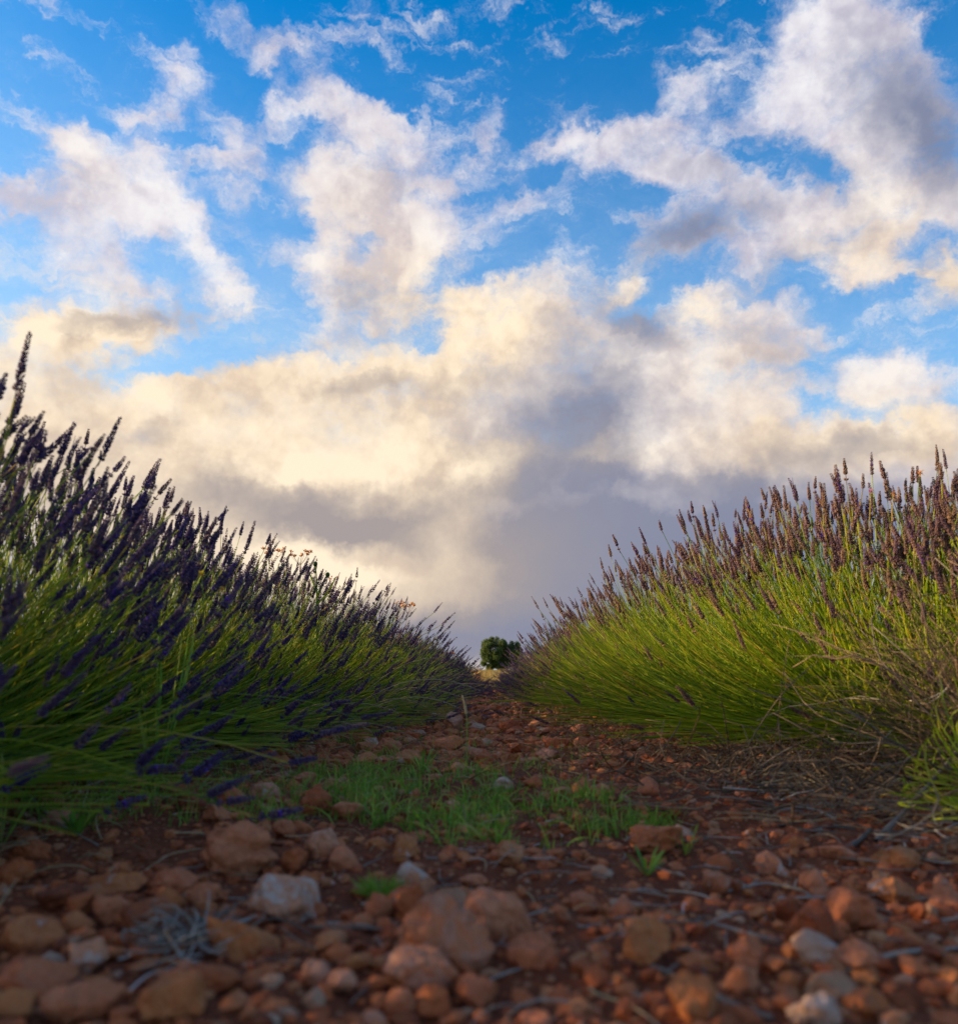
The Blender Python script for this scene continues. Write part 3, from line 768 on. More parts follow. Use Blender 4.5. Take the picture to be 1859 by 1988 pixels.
def spike_points(r, L, whorls, per, width):
    """buds of one flower head along +Z, base at the origin, length L"""
    C, D_, S1, S2 = [], [], [], []
    gap = r.random() < .45
    for w in range(whorls):
        t = w / (whorls - 1)
        z = (0 if (w == 0 and gap) else (.16 if gap else 0) + (1 - (.16 if gap else 0)) * (w if not gap else w) / (whorls - 1)) * L * .93
        if gap and w == 1: z = max(z, L * .26)
        size = (1 - .55 * max(0, t - .45) / .55) * r.uniform(.85, 1.1)
        a0 = r.uniform(0, 6.28)
        for k in range(per):
            a = a0 + 6.283 * k / per + r.normal() * .25
            up = 1.5 + t * 1.0 + r.normal() * .25
            d = np.array([math.cos(a), math.sin(a), up])
            C.append([math.cos(a) * .0016, math.sin(a) * .0016, z + r.normal() * L * .012]); D_.append(d)
            S1.append(width * .78 * size * r.uniform(.85, 1.15)); S2.append(width * .36 * size)
    C.append([0, 0, L * .92]); D_.append([0, 0, 1]); S1.append(L * .1); S2.append(width * .22)
    return np.array(C), np.array(D_), np.array(S1), np.array(S2)

def bend(C, D_, L, k, ax):
    """bows the head gently"""
    t = C[:, 2:3] / L
    return C + np.array(ax) * (k * t * t) * L, D_ + np.array(ax) * (2 * k * t)

# detailed heads used one by one
HEADS = []; HEADS_B = []
for k in range(12):
    r = np.random.default_rng(40 + k)
    L = [.060, .072, .085, .050, .066, .092, .078, .056, .070, .062, .088, .046][k]
    C, D_, a, b = spike_points(r, L, int(L / .0066) + 2, 8, .0118)
    C, D_ = bend(C, D_, L, r.uniform(.0, .16), (math.cos(k), math.sin(k), 0))
    g = Geo(); base = r.uniform(0, .55)
    pods(g, C, D_, a, b, np.clip(base + r.normal(size=len(C)) * .16, 0, 1))
    ax = np.array([[[0, 0, -.012], [0, 0, L * .5], [0, 0, L * .97]]], float)
    tubes(g, ax, [[.0011, .0012, .0005]], 3, .2)
    n_open = r.integers(0, 3)
    me = g.mesh('flower_spike', [MAT['spike']])
    if k in (2, 6, 9):                              # a few florets are still open
        me.materials.append(MAT['petal']); np_ = len(C); op = np.zeros(len(me.polygons), np.int32)
        for q in r.choice(np_, max(3, np_ // 9), replace=False): op[q * 6:q * 6 + 6] = 1
        me.polygons.foreach_set('material_index', op)
    HEADS.append((me, L)); me2 = me.copy(); me2.materials[0] = MAT['spike_brown']; HEADS_B.append((me2, L))
LOW = []
for k in range(8):
    r = np.random.default_rng(140 + k); L = [.060, .072, .085, .052, .066, .090, .078, .058][k]
    C, D_, a, b = spike_points(r, L, int(L / .0085) + 1, 5, .0132)
    C, D_ = bend(C, D_, L, r.uniform(.0, .16), (math.cos(k), math.sin(k), 0))
    LOW.append((C, D_, a, b * 1.25, L))

def basis(T):
    T = T / np.linalg.norm(T, axis=1, keepdims=True)
    ref = np.where(np.abs(T[:, 2:3]) > .95, np.array([1.0, 0, 0]), np.array([0, 0, 1.0]))
    A = np.cross(ref, T); A /= np.linalg.norm(A, axis=1, keepdims=True)
    return A, np.cross(T, A), T

def bush_paths(r, n, Rr, H, K=7, turn=1.14, lean=(0, 0), tall=0.06):
    """stems fan out from a small crown of wood and turn upwards near the tip"""
    phi = r.uniform(0, 2 * np.pi, n)
    ct = np.where(r.random(n) < .15, r.random(n) * .16, r.random(n) ** .92)                        # even over the dome, a little fuller near the top
    th = np.arccos(np.clip(ct, .02, 1))
    rad = 1 / np.sqrt((np.sin(th) / Rr) ** 2 + (np.cos(th) / H) ** 2)
    rad *= np.clip(r.normal(.94, .07, n), .66, 1.10) + (r.random(n) < .03) * tall
    rad = np.where(ct < .12, rad * 1.04, rad)
    d = np.stack([np.sin(th) * np.cos(phi), np.sin(th) * np.sin(phi), np.cos(th)], 1)
    tip = d * rad[:, None]; tip[:, 2] = np.where(ct < .06, .012 + tip[:, 2] * .7, np.maximum(tip[:, 2], .02) + .014)
    tip[:, 0] += lean[0] * tip[:, 2]; tip[:, 1] += lean[1] * tip[:, 2]
    b = r.normal(size=(n, 3)) * [.05, .05, .02]; b += d * [.07, .07, 0]; b[:, 2] = np.abs(b[:, 2]) + .01
    th2 = np.clip(th * turn + .05, 0, 1.62)
    cdir = np.stack([np.sin(th2) * np.cos(phi), np.sin(th2) * np.sin(phi), np.cos(th2)], 1)
    ctrl = b + cdir * (rad * r.uniform(.48, .66, n))[:, None] + r.normal(size=(n, 3)) * .025
    ctrl[:, 2] = np.maximum(ctrl[:, 2], .03)
    low = th > 1.25                                 # the lowest stems sag to the ground and rise again
    ctrl[low, 2] += .015
    return bezier(b, ctrl, tip, K)

def foliage_geo(g, r, n, Rr, H, wide=.0032):
    """leafy, grey-green shoots filling the lower heart of the bush"""
    P = bush_paths(r, n, Rr * .74, H * .66, 4)
    s = r.uniform(.55, 1.0, n)[:, None, None]
    P = P[:, :1] + (P - P[:, :1]) * s
    P = P[:, 1:]
    w = np.array([[.6, 1.0, .15]]) * wide * r.uniform(.7, 1.5, n)[:, None]
    ribbons(g, P, w, r.uniform(0, 3.14, n), r.random(n) * .8)
    # side leaves
    m = n
    k = r.integers(0, n, m); t = r.random(m)[:, None]
    a = P[k, 0] * (1 - t) + P[k, 2] * t
    dr = (P[k, 2] - P[k, 0]); dr /= np.linalg.norm(dr, axis=1, keepdims=True)
    dr = dr + r.normal(size=(m, 3)) * .45
    Q = np.stack([a, a + dr * .02, a + dr * .045], 1)
    ribbons(g, Q, np.array([[.4, 1, .1]]) * wide * .9, r.uniform(0, 3.14, m), r.random(m))

def low_heads(g, r, P, pick):
    A, B, T = basis(P[pick, -1] - P[pick, -2])
    T2 = T + np.array([0, 0, .45]); A, B, T = basis(T2)
    tip = P[pick, -1]
    for k in range(len(LOW)):
        i = np.arange(len(pick)) % len(LOW) == k
        if not i.any(): continue
        C, D_, a, b, L = LOW[k]
        s = r.uniform(.66, 1.02, i.sum())[:, None]
        rot = lambda v: v[None, :, 0:1] * A[i][:, None] + v[None, :, 1:2] * B[i][:, None] + v[None, :, 2:3] * T[i][:, None]
        Cw = rot(C) * s[..., None] + tip[i][:, None]; Dw = rot(D_)
        m = len(C)
        tint = np.clip(r.uniform(0, .6, i.sum())[:, None] + r.normal(size=(i.sum(), m)) * .15, 0, 1)
        pods(g, Cw.reshape(-1, 3), Dw.reshape(-1, 3), (a[None] * s).ravel(), (b[None] * s).ravel(), tint.ravel())

BUSH_GROUP = 'lavender bushes planted in two rows'
def bush_object(x, y, rz, label):
    root = bpy.data.objects.new('lavender_bush', None); COL.objects.link(root)
    root.location = (x, y, gz(x, y) - .01); root.rotation_euler = (0, 0, rz)
    root.empty_display_size = .2
    root['label'] = label; root['category'] = 'lavender'; root['group'] = BUSH_GROUP
    return root

def near_bush(seed, x, y, Rr, H, label, n=860, nhead=300, lean=(0, 0), extra=(), leafy=2100, wide=1.0, right=False):
    r = np.random.default_rng(seed); n = int(n * 1.22)
    root = bush_object(x, y, 0, label)
    P = bush_paths(r, n, Rr, H, 8, lean=lean)
    if len(extra):
        E = np.array([[e[0], e[1], e[2]] for e in extra], float)      # single long stems, tips in world coordinates
        E = E - np.array(root.location)
        b = np.zeros_like(E); b[:, :2] = E[:, :2] * .12; b[:, 2] = .05
        c = E * [.62, .62, .35]; c[:, 2] = np.array([e[3] for e in extra])
        P = np.concatenate([P, bezier(b, c, E, 8)])
    n = len(P)
    g = Geo()
    tubes(g, P, (np.array([[1.5, 1.35, 1.25, 1.2, 1.1, 1.0, .95, .9]]) * .00105 * wide * r.uniform(.85, 1.35, n)[:, None]), 3, r.random(n), False)
    link('stems', g.mesh('stems', [MAT['stem']]), root, kind='stuff')
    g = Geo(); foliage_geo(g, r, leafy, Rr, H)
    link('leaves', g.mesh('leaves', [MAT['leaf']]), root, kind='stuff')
    # the heads that show largest are objects of their own
    W_ = P[:, -1] + np.array(root.location)
    d = np.linalg.norm(W_ - np.array([0, 0, CAM_H]), axis=1)
    inside = (np.abs(W_[:, 0] / np.maximum(W_[:, 1], .05)) < .66) & (W_[:, 1] > .3)
    score = d + (~inside) * 50 - np.clip(P[:, -1, 2] - .55 * H, 0, 1) * 1.0
    if len(extra): score[-len(extra):] = -5
    pz = np.clip((P[:, -1, 2] / H - (.42 if right else .15)) / (.35 if right else .45), 0, 1)
    has = r.random(n) < ((.05 + .95 * pz) if right else (.55 + .45 * pz))
    has &= (P[:, -1, 2] > .11) | (r.random(n) < .5)
    has[n - len(extra):] = True
    order = np.array([i for i in np.argsort(score) if has[i]])
    mine, rest = order[:nhead], order[nhead:]
    A, B, T = basis(basis(P[:, -1] - P[:, -2])[2] + np.array([0, 0, .45]))
    for i in mine:
        me, L = (HEADS_B if right else HEADS)[r.integers(len(HEADS))]
        s = r.uniform(.70, 1.06); t = r.uniform(0, 6.28)
        a = A[i] * math.cos(t) + B[i] * math.sin(t); b = np.cross(T[i], a)
        o = bpy.data.objects.new('flower_spike', me); COL.objects.link(o); o.parent = root
        m = Matrix(((a[0], b[0], T[i][0], P[i, -1, 0]), (a[1], b[1], T[i][1], P[i, -1, 1]), (a[2], b[2], T[i][2], P[i, -1, 2]), (0, 0, 0, 1)))
        o.matrix_local = m @ Matrix.Diagonal((s * 1.1, s * 1.1, s, 1))
    g = Geo(); low_heads(g, r, P, rest)
    link('flower_spikes', g.mesh('flower_spikes', [MAT['spike_brown' if right else 'spike']]), root, kind='stuff')
    return root

def ip(px, py, Y):
    v = at_depth(px, py, Y); return (v.x, v.y, v.z)

# the nearest bushes of the left row
near_bush(11, -1.30, .62, .66, .74, 'nearest lavender bush of the left row, cut by the left edge', n=700, nhead=120, leafy=1000)
near_bush(12, -1.20, 1.30, .74, .73, 'tall dark lavender bush filling the left edge, heads against the sky', n=1000, nhead=300, lean=(.02, 0),
          extra=[(*ip(40, 835, 1.45), .58), (*ip(5, 850, 1.4), .55), (*ip(80, 890, 1.5), .5), (*ip(150, 895, 1.6), .46), (*ip(212, 925, 1.7), .45),
                 (*ip(560, 1482, 1.35), .20), (*ip(420, 1560, 1.15), .16), (*ip(265, 1500, 1.1), .18),
                 (*ip(500, 1588, 1.15), .14), (*ip(620, 1425, 1.5), .22), (*ip(20, 1500, .8), .2)])
near_bush(13, -1.22, 1.98, .76, .68, 'second dark lavender bush from the left edge, with long arching heads', n=1000, nhead=300, lean=(.02, 0),
          extra=[(*ip(283, 945, 2.0), .5), (*ip(336, 995, 2.1), .45), (*ip(352, 1025, 2.1), .4), (*ip(300, 970, 2.1), .5), (*ip(640, 1370, 1.7), .2), (*ip(700, 1395, 1.9), .2)])
near_bush(14, -1.18, 2.66, .84, .67, 'left-row lavender bush with yellow flowers caught in its heads', n=900, nhead=260, lean=(.02, 0), leafy=1900)
near_bush(15, -1.14, 3.34, .96, .63, 'left-row lavender bush just before the dry umbels', n=850, nhead=180, lean=(.03, 0), leafy=1800)
# the nearest bushes of the right row
near_bush(right=True, seed=21, x=1.50, y=1.98, Rr=.72, H=.615, label='sunlit lavender bush at the right edge behind the dead brown stems', n=1350, nhead=300, wide=1.2, leafy=1900)
near_bush(right=True, seed=22, x=1.30, y=2.50, Rr=.86, H=.715, label='broad bright green lavender bush forming the right skyline', n=1400, nhead=300, wide=1.2,
          extra=[(*ip(1595, 985, 2.7), .5), (*ip(1568, 998, 2.7), .5)])
near_bush(right=True, seed=23, x=1.20, y=3.18, Rr=.94, H=.80, label='lavender bush left of the broad bright green one in the right row', n=900, nhead=260, wide=1.05, leafy=1900)
near_bush(right=True, seed=24, x=1.14, y=4.02, Rr=.98, H=.76, label='third lavender bush along the right row, half brown heads', n=850, nhead=150, leafy=1800)

# shared bushes for the rest of both rows: four shapes with all their parts
TEMPL = []
for k in range(5):
    r = np.random.default_rng(300 + k); Rr, H = r.uniform(.94, 1.02), r.uniform(.72, .79)
    n = 880
    P = bush_paths(r, n, Rr, H, 5)
    g = Geo(); tubes(g, P, np.array([[1.6, 1.4, 1.25, 1.1, 1.0]]) * .0013, 3, r.random(n), False); sm = g.mesh('stems', [MAT['stem']])
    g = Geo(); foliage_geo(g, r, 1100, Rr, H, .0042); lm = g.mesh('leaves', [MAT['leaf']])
    pk = np.where(r.random(n) < .70 + .30 * np.clip(P[:, -1, 2] / H * 1.7 - .3, 0, 1))[0]
    g = Geo(); low_heads(g, r, P, pk); hm = g.mesh('flower_spikes', [MAT['spike']])
    g = Geo(); low_heads(g, r, P, np.arange(n)); low_heads(g, r, P * [.97, .97, .93], np.arange(0, n, 2)); hf = g.mesh('flower_spikes', [MAT['spike']])
    hb = hm.copy(); hb.materials[0] = MAT['spike_brown']; TEMPL.append((sm, lm, hm, hb, hf))
r = np.random.default_rng(88)
def row(side, y0, y1, x0):
    y = y0; k = 0
    while y < y1:
        x = side * (x0 + r.uniform(-.06, .06)) + .012 * y
        if side < 0: lab = 'purple-tipped lavender bush in the left row running towards the horizon' if y < 14 else 'far tiny lavender bush near the vanishing end of the left row'
        else: lab = 'brown-tipped lavender bush in the right row running towards the tree' if y < 14 else 'far tiny lavender bush near the vanishing end of the right row'
        if k == 0: lab = 'left-row lavender bush with the green budded weed growing out of it' if side < 0 else 'fourth lavender bush along the right row, first of the small ones'
        o = bush_object(x, y, r.uniform(0, 6.28), lab)
        s = r.uniform(.92, 1.08); far_ = min(1, max(0, (y - 4) / 12)) * .34 if side < 0 else min(1, max(0, (y - 5) / 12)) * .54
        o.scale = (s * (1 - far_ * .4), s, s * r.uniform(.95, 1.05) * (1 - far_) * (.82 if side < 0 else .93))
        if k: o['group'] = BUSH_GROUP + (', left row' if side < 0 else ', right row') + ('' if y < 14 else ', far end')
        tp = TEMPL[r.integers(len(TEMPL))]
        for nm, me in zip(('stems', 'leaves', 'flower_spikes'), tp[:2] + (tp[4 if y > 6.5 else 3 if side > 0 else 2],)):
            link(nm, me, o, kind='stuff')
        y += r.uniform(.58, .72); k += 1
row(-1, 4.0, 24, 1.10)
row(1, 4.6, 24, 1.14)

# ================================================================== grass, straw, twigs
def grass_tufts(name, n, pts, h0, h1, mat, spread=.012, lean=.5, wid=.0022, r=None, K=4):
    """pts: (m,2) centres of tufts"""
    r = r or np.random.default_rng(3)
    k = r.integers(0, len(pts), n)
    b = pts[k] + r.normal(size=(n, 2)) * spread
    z = ground_z(b[:, 0], b[:, 1])
    B0 = np.stack([b[:, 0], b[:, 1], z - .003], 1)
    h = r.uniform(h0, h1, n) * np.clip(r.normal(1, .25, n), .4, 1.6)
    a = r.uniform(0, 6.28, n); ln = np.abs(r.normal(0, lean, n))
    d = np.stack([np.cos(a) * ln, np.sin(a) * ln, np.ones(n)], 1); 
    B1 = B0 + d * [.25, .25, .62] * h[:, None]; B2 = B0 + d * [1, 1, .95] * h[:, None]
    B2[:, 2] = np.maximum(B2[:, 2] - ln * h * .25, z + .003)
    P = bezier(B0, B1, B2, K)
    g = Geo(); ribbons(g, P, np.linspace(1, .12, K)[None] * wid * r.uniform(.6, 1.5, n)[:, None], r.uniform(0, 3.14, n), r.random(n), .18)
    return g.mesh(name, [MAT[mat]])

def scatter_px(n, x0, x1, y0, y1, r, keep=None):
    out = []
    while len(out) < n:
        px, py = r.uniform(x0, x1), r.uniform(y0, y1)
        if keep and not keep(px, py): continue
        p = hit(px, py); out.append((p.x, p.y))
    return np.array(out)
r = np.random.default_rng(21)
def patch(px, py):
    a = ((px - 950) / 270) ** 2 + ((py - 1585) / 62) ** 2
    b = ((px - 800) / 320) ** 2 + ((py - 1530) / 45) ** 2
    c = ((px - 1180) / 130) ** 2 + ((py - 1590) / 36) ** 2
    return min(a, b * 1.2, c) < r.uniform(.0, 1.35) and vnoise(np.array([px / 38]), np.array([py / 16]), 9)[0] > -.12
tuft_pts = scatter_px(230, 480, 1330, 1470, 1660, r, patch)
link('grass', grass_tufts('grass', 2300, tuft_pts, .012, .046, 'grass', .013, .75, .0030, r, 5), kind='stuff')
tuft_pts = scatter_px(110, 60, 760, 1430, 1600, r)
link('grass', grass_tufts('grass', 2300, tuft_pts, .02, .06, 'grass', .02, .8, .0022, r), kind='stuff')
tuft_pts = scatter_px(110, 640, 1200, 1400, 1500, r)
link('grass', grass_tufts('grass', 900, tuft_pts, .015, .05, 'grass', .02, .8, .0022, r), kind='stuff')
# weeds that close the path far off and the golden field behind
n = 2600; y = 11 + 21 * r.random(n) ** .8; x = r.uniform(-.75, .75, n)
link('weeds', grass_tufts('weeds', 9000, np.stack([x, y], 1), .08, .30, 'gold', .05, .5, .007, r, 3), kind='stuff')
n = 5000; y = 31 + 85 * r.random(n) ** 1.3; x = r.uniform(-.35, .35, n) * y
link('dry_field_grass', grass_tufts('dry_field_grass', 22000, np.stack([x, y], 1), .18, .42, 'gold', .25, .5, .03, r, 3), kind='stuff')

def lying(n, cx, cy, sx, sy, l0, l1, rad, r, up=.2, lift=.01, bendy=.15):
    c = np.stack([r.normal(cx, sx, n), r.normal(cy, sy, n)], 1)
    a = r.uniform(0, 6.28, n); L = r.uniform(l0, l1, n)
    e = r.uniform(-up * .3, up, n)
    d = np.stack([np.cos(a) * np.cos(e), np.sin(a) * np.cos(e), np.sin(e)], 1)
    z = ground_z(c[:, 0], c[:, 1]) + np.abs(r.normal(0, lift, n)) + .003
    P0 = np.stack([c[:, 0], c[:, 1], z], 1); P2 = P0 + d * L[:, None]
    g2 = ground_z(P2[:, 0], P2[:, 1]) + .003; P2[:, 2] = np.maximum(P2[:, 2], g2)
    P1 = (P0 + P2) / 2 + r.normal(size=(n, 3)) * (L * bendy)[:, None]; P1[:, 2] = np.maximum(P1[:, 2], ground_z(P1[:, 0], P1[:, 1]) + .004)
    return bezier(P0, P1, P2, 5)
def litter(name, mat, *a, rad=.0008, **k):
    P = lying(*a, **k); g = Geo(); m = len(P)
    tubes(g, P, rad * rng.uniform(.6, 1.6, m)[:, None] * np.array([[1, 1, .9, .8, .5]]), 3, rng.random(m))
    link(name, g.mesh(name, [MAT[mat]]), kind='stuff')
litter('straw_litter', 'straw', 900, .98, 1.72, .20, .28, .03, .16, .0007, r, up=.25, lift=.02)
litter('twig_litter', 'twig', 520, .95, 1.62, .24, .30, .02, .12, .0011, r, rad=.0013, up=.2, lift=.012)
litter('twig_litter', 'twig', 260, .25, 1.05, .33, .22, .01, .07, .0010, r, rad=.0009, up=.1, lift=.002)
litter('straw_litter', 'straw', 420, -.15, 2.2, .30, .7, .02, .08, .0008, r, rad=.0007, up=.2, lift=.004)
litter('straw_litter', 'straw', 500, -.75, 1.9, .16, .8, .03, .12, .0008, r, rad=.0009, up=.4, lift=.01)
litter('twig_litter', 'deadstem', 600, .62, 2.35, .22, .45, .03, .13, .0011, r, rad=.0012, up=.7, lift=.015)
litter('twig_litter', 'deadstem', 700, .80, 1.95, .20, .35, .04, .18, .0011, r, rad=.0014, up=.8, lift=.02, bendy=.3)
litter('straw_litter', 'straw', 500, .70, 2.9, .14, 1.0, .03, .12, .0008, r, rad=.0009, up=.4, lift=.01)

def path_thing(name, pts, rad0, rad1, mat, label, cat, group=None, sides=6, forks=()):
    """a single twig or stalk through picture points resting on the ground: pts = (px, py, height above ground)"""
    W = []
    for (px, py, h) in pts:
        p = hit(px, py); 
        if h > .001:
            q = at_depth(px, py - h * F / p.y, p.y); p = q
        W.append([p.x, p.y, max(p.z, gz(p.x, p.y)) + rad0])
    W = np.array(W); t = np.linspace(0, 1, len(W)); tt = np.linspace(0, 1, 12)
    c = np.stack([np.interp(tt, t, W[:, k]) for k in range(3)], 1)
    c[1:-1] = (c[:-2] + c[1:-1] * 2 + c[2:]) / 4
    o0 = c[0].copy(); g = Geo()
    tubes(g, (c - o0)[None], np.linspace(rad0, rad1, 12)[None] * (1 + .15 * np.sin(np.arange(12) * 1.9))[None], sides, .3)
    for (ti, dx, dy, dz) in forks:
        a = c[int(ti * 11)] - o0; b = a + np.array([dx, dy, dz]); m = (a + b) / 2 + np.array([0, 0, .004])
        tubes(g, bezier(a[None], m[None], b[None], 6), np.linspace(rad0 * .6, rad1 * .5, 6)[None], sides, .4)
    o = link(name, g.mesh(name, [MAT[mat]]), None, tuple(o0), label=label, category=cat, group=group)
    return o
TW = 'dry twigs lying on the stones'
for pts, a, b, mat, lab, fk in [
 ([(1165,1905,0),(1225,1930,0),(1285,1958,0)], .0018,.0012,'twig','grey twig running down to the right near the bottom centre-right', ()),
 ([(1235,1868,0),(1300,1895,0),(1370,1925,0)], .0022,.0014,'twig','long dark grey twig beside the ochre stone with the cream patch', ((.5,.02,.01,.004),)),
 ([(1340,1860,.004),(1362,1880,.01),(1368,1915,.002)], .0026,.0016,'twig','short lilac-grey bent stick standing up near the bottom', ((.1,-.018,.0,.0),)),
 ([(1520,1728,.003),(1560,1742,.006),(1585,1756,0)], .0022,.0013,'twig','pale forked twig beside the upright pink stone', ((.3,.012,.02,.006),)),
 ([(1400,1735,0),(1480,1722,.004),(1530,1728,.003)], .0016,.0010,'twig','thin dark twig lying across bare soil behind the forked pale one', ((.4,.02,.03,.0),)),
 ([(1700,1640,.0),(1810,1575,.05),(1950,1480,.16)], .0046,.0028,'twig','thick dark branch slanting up through the dead stems at right', ()),
 ([(1640,1655,0),(1665,1640,0),(1690,1622,0)], .0045,.003,'twig','short thick dark stick below the slanting branch', ()),
 ([(1735,1815,0),(1800,1840,0),(1859,1862,0)], .0016,.0010,'twig','thin grey twig reaching the right edge low in the picture', ()),
 ([(1640,1880,0),(1740,1862,.004),(1859,1845,0)], .0020,.0014,'twig','dark horizontal twig at the lower right edge', ()),
 ([(1380,1940,0),(1440,1968,0),(1500,1985,0)], .0030,.0020,'twig','thick blurred dark twig on the bottom edge right of centre', ()),
 ([(600,1810,.004),(700,1815,.006),(790,1812,.0)], .0016,.0012,'twig','long thin dark twig from the ochre slab to the biggest boulder', ()),
 ([(1008,1722,.0),(1030,1745,.003),(1046,1768,.0)], .0011,.0007,'straw','single short pale straw on bare soil right of centre', ()),
 ([(270,1700,.0),(330,1672,.01),(395,1648,.0)], .0011,.0007,'straw','thin reddish straw leading to the largest lumpy stone', ()),
 ([(60,1560,.01),(105,1605,.008),(190,1650,.0)], .0020,.0012,'twig','pale bent twig under the left lavender', ()),
 ([(1700,1480,.02),(1780,1520,.03),(1859,1560,.02)], .0012,.0008,'straw','tan straw crossing in front of the dead stems at right', ()),
 ([(1310,1500,.0),(1350,1470,.03),(1420,1440,.06)], .0012,.0007,'twig','fine grey twig rising under the right lavender', ()),
]:
    path_thing('dry_twig' if mat == 'twig' else 'straw', pts, a, b, mat, lab, 'twig' if mat == 'twig' else 'straw', TW if mat == 'twig' else None, forks=fk)
# the pad of grey debris left of the ochre slab
c = hit(365, 1835); P = lying(150, c.x, c.y, .022, .03, .015, .06, .0007, np.random.default_rng(31), up=.5, lift=.006, bendy=.25)
g = Geo(); tubes(g, P - np.array([c.x, c.y, c.z]), .0009 * rng.uniform(.5, 1.8, 150)[:, None] * np.array([[1, 1, .9, .8, .5]]), 3, rng.random(150))
link('plant_debris', g.mesh('plant_debris', [MAT['twig']]), None, (c.x, c.y, c.z), label='matted grey plant debris between the stones left of the ochre slab', category='plant debris')

# dead lavender bush at the right
dead = bpy.data.objects.new('dead_bush', None); COL.objects.link(dead)
dx, dy = 1.08, 1.66; dead.location = (dx, dy, gz(dx, dy))
dead['label'] = 'dead brown bush with tangled bare stems at the right edge'; dead['category'] = 'dead bush'
r = np.random.default_rng(61)
def dead_paths(n, Rr, H, K, r):
    phi = r.uniform(0, 6.28, n); th = np.arccos(r.random(n) ** 1.1)
    rad = 1 / np.sqrt((np.sin(th) / Rr) ** 2 + (np.cos(th) / H) ** 2) * r.uniform(.6, 1.1, n)
    d = np.stack([np.sin(th) * np.cos(phi), np.sin(th) * np.sin(phi), np.cos(th)], 1)
    b = r.normal(size=(n, 3)) * [.05, .05, .01] + [0, 0, .01]
    tip = d * rad[:, None] + [.05, 0, .01]
    ctrl = (b + tip) / 2 + r.normal(size=(n, 3)) * .10 + [0, 0, .03]
    P = bezier(b, ctrl, tip, K)
    P[:, 1:-1] += r.normal(size=(n, K - 2, 3)) * .007
    P[..., 2] = np.maximum(P[..., 2], .006); return P
for k in range(95):
    P = dead_paths(1, .58, .46, 9, r); g = Geo()
    tubes(g, P, np.linspace(1.25, .5, 9)[None] * r.uniform(.0014, .0032), 5, r.random())
    a = P[0, r.integers(3, 7)]; 
    for _ in range(r.integers(1, 4)):
        e = a + (P[0, -1] - P[0, 0]) * r.uniform(.12, .3) + r.normal(size=3) * .05
        tubes(g, bezier(a[None], ((a + e) / 2 + r.normal(size=3) * .01)[None], e[None], 5), np.linspace(.0011, .0006, 5)[None], 4, r.random())
    link('stem', g.mesh('stem', [MAT['deadstem'] if k % 3 else MAT['twig']]), dead)
P = dead_paths(700, .56, .42, 6, r); g = Geo()
tubes(g, P, np.linspace(1.1, .4, 6)[None] * .0010, 3, r.random(700)); link('fine_stems', g.mesh('fine_stems', [MAT['deadstem']]), dead, kind='stuff')

# young green lavender at the lower right corner
yb = bpy.data.objects.new('young_lavender', None); COL.objects.link(yb)
yx, yy = .93, 1.38; yb.location = (yx, yy, gz(yx, yy))
yb['label'] = 'small yellow-green lavender shoots at the right edge under the dead stems'; yb['category'] = 'lavender shoots'
r = np.random.default_rng(62)
P = bush_paths(r, 330, .24, .27, 6); g = Geo(); ribbons(g, P, np.array([[.5, .8, 1, 1, .8, .15]]) * .0032, r.uniform(0, 3.1, 330), r.random(330) * .9, .15)
link('shoots', g.mesh('shoots', [MAT['stem']]), yb, kind='stuff')

# ------------------------------------------------------------------ broad-leaved and grassy plants, one by one
def leafy_plant(name, x, y, n, L0, L1, w, up, mat, label, cat, seed, group=None, part='leaf'):
    r = np.random.default_rng(seed)
    root = bpy.data.objects.new(name, None); COL.objects.link(root); root.location = (x, y, gz(x, y))
    root['label'] = label; root['category'] = cat
    if group: root['group'] = group
    for k in range(n):
        a = 2.4 * k + r.normal() * .3; L = r.uniform(L0, L1); u = up * r.uniform(.6, 1.3)
        d = np.array([math.cos(a), math.sin(a), 0.0])
        b = d * .003; m = b + d * L * .4 + np.array([0, 0, L * u * .75]); t = b + d * L * .85 / (1 + u * .5) + np.array([0, 0, L * u * .8])
        t[2] = max(t[2], .004)
        P = bezier(b[None], m[None], t[None], 7); g = Geo()
        prof = np.array([[.35, .7, .95, 1.0, .85, .5, .04]]) * w * r.uniform(.8, 1.2)
        ribbons(g, P, prof, [r.normal() * .3 + math.pi / 2 * 0], r.random(), .16)
        link(part, g.mesh(part, [MAT[mat]]), root)
    return root
p = hit(150, 1625); leafy_plant('leafy_weed', p.x, p.y, 16, .03, .055, .010, 1.0, 'grass', 'low bright green leafy weed under the left lavender', 'weed', 71)
p = hit(737, 1735); 
r = np.random.default_rng(75); g = Geo(); n = 420
a = r.uniform(0, 6.28, n); th = np.arccos(r.random(n)); b = np.stack([np.cos(a), np.sin(a), 0 * a], 1) * (r.random(n)[:, None] ** .5) * .018
d = np.stack([np.sin(th) * np.cos(a), np.sin(th) * np.sin(a), np.cos(th)], 1); L = r.uniform(.012, .028, n)[:, None]
ribbons(g, bezier(b, b + d * L * .6 + [0, 0, .003], b + d * L, 4), np.array([[1, .9, .6, .1]]) * .0011, r.uniform(0, 3.1, n), r.random(n) * .6, .1)
link('moss_tuft', g.mesh('moss_tuft', [MAT['grass']]), None, (p.x, p.y, gz(p.x, p.y)), label='small round cushion of fine green leaves among the orange stones', category='green tuft')
p = hit(1255, 1700); leafy_plant('grass_tuft', p.x, p.y, 9, .035, .065, .0042, .8, 'grass', 'separate tuft of green blades on bare soil right of the grass patch', 'grass tuft', 72, part='blade')
p = hit(1330, 1655); leafy_plant('grass_tuft', p.x, p.y, 8, .03, .05, .0034, 1.2, 'grass', 'thin green blades beside the small grey-pink stone', 'grass tuft', 73, part='blade')
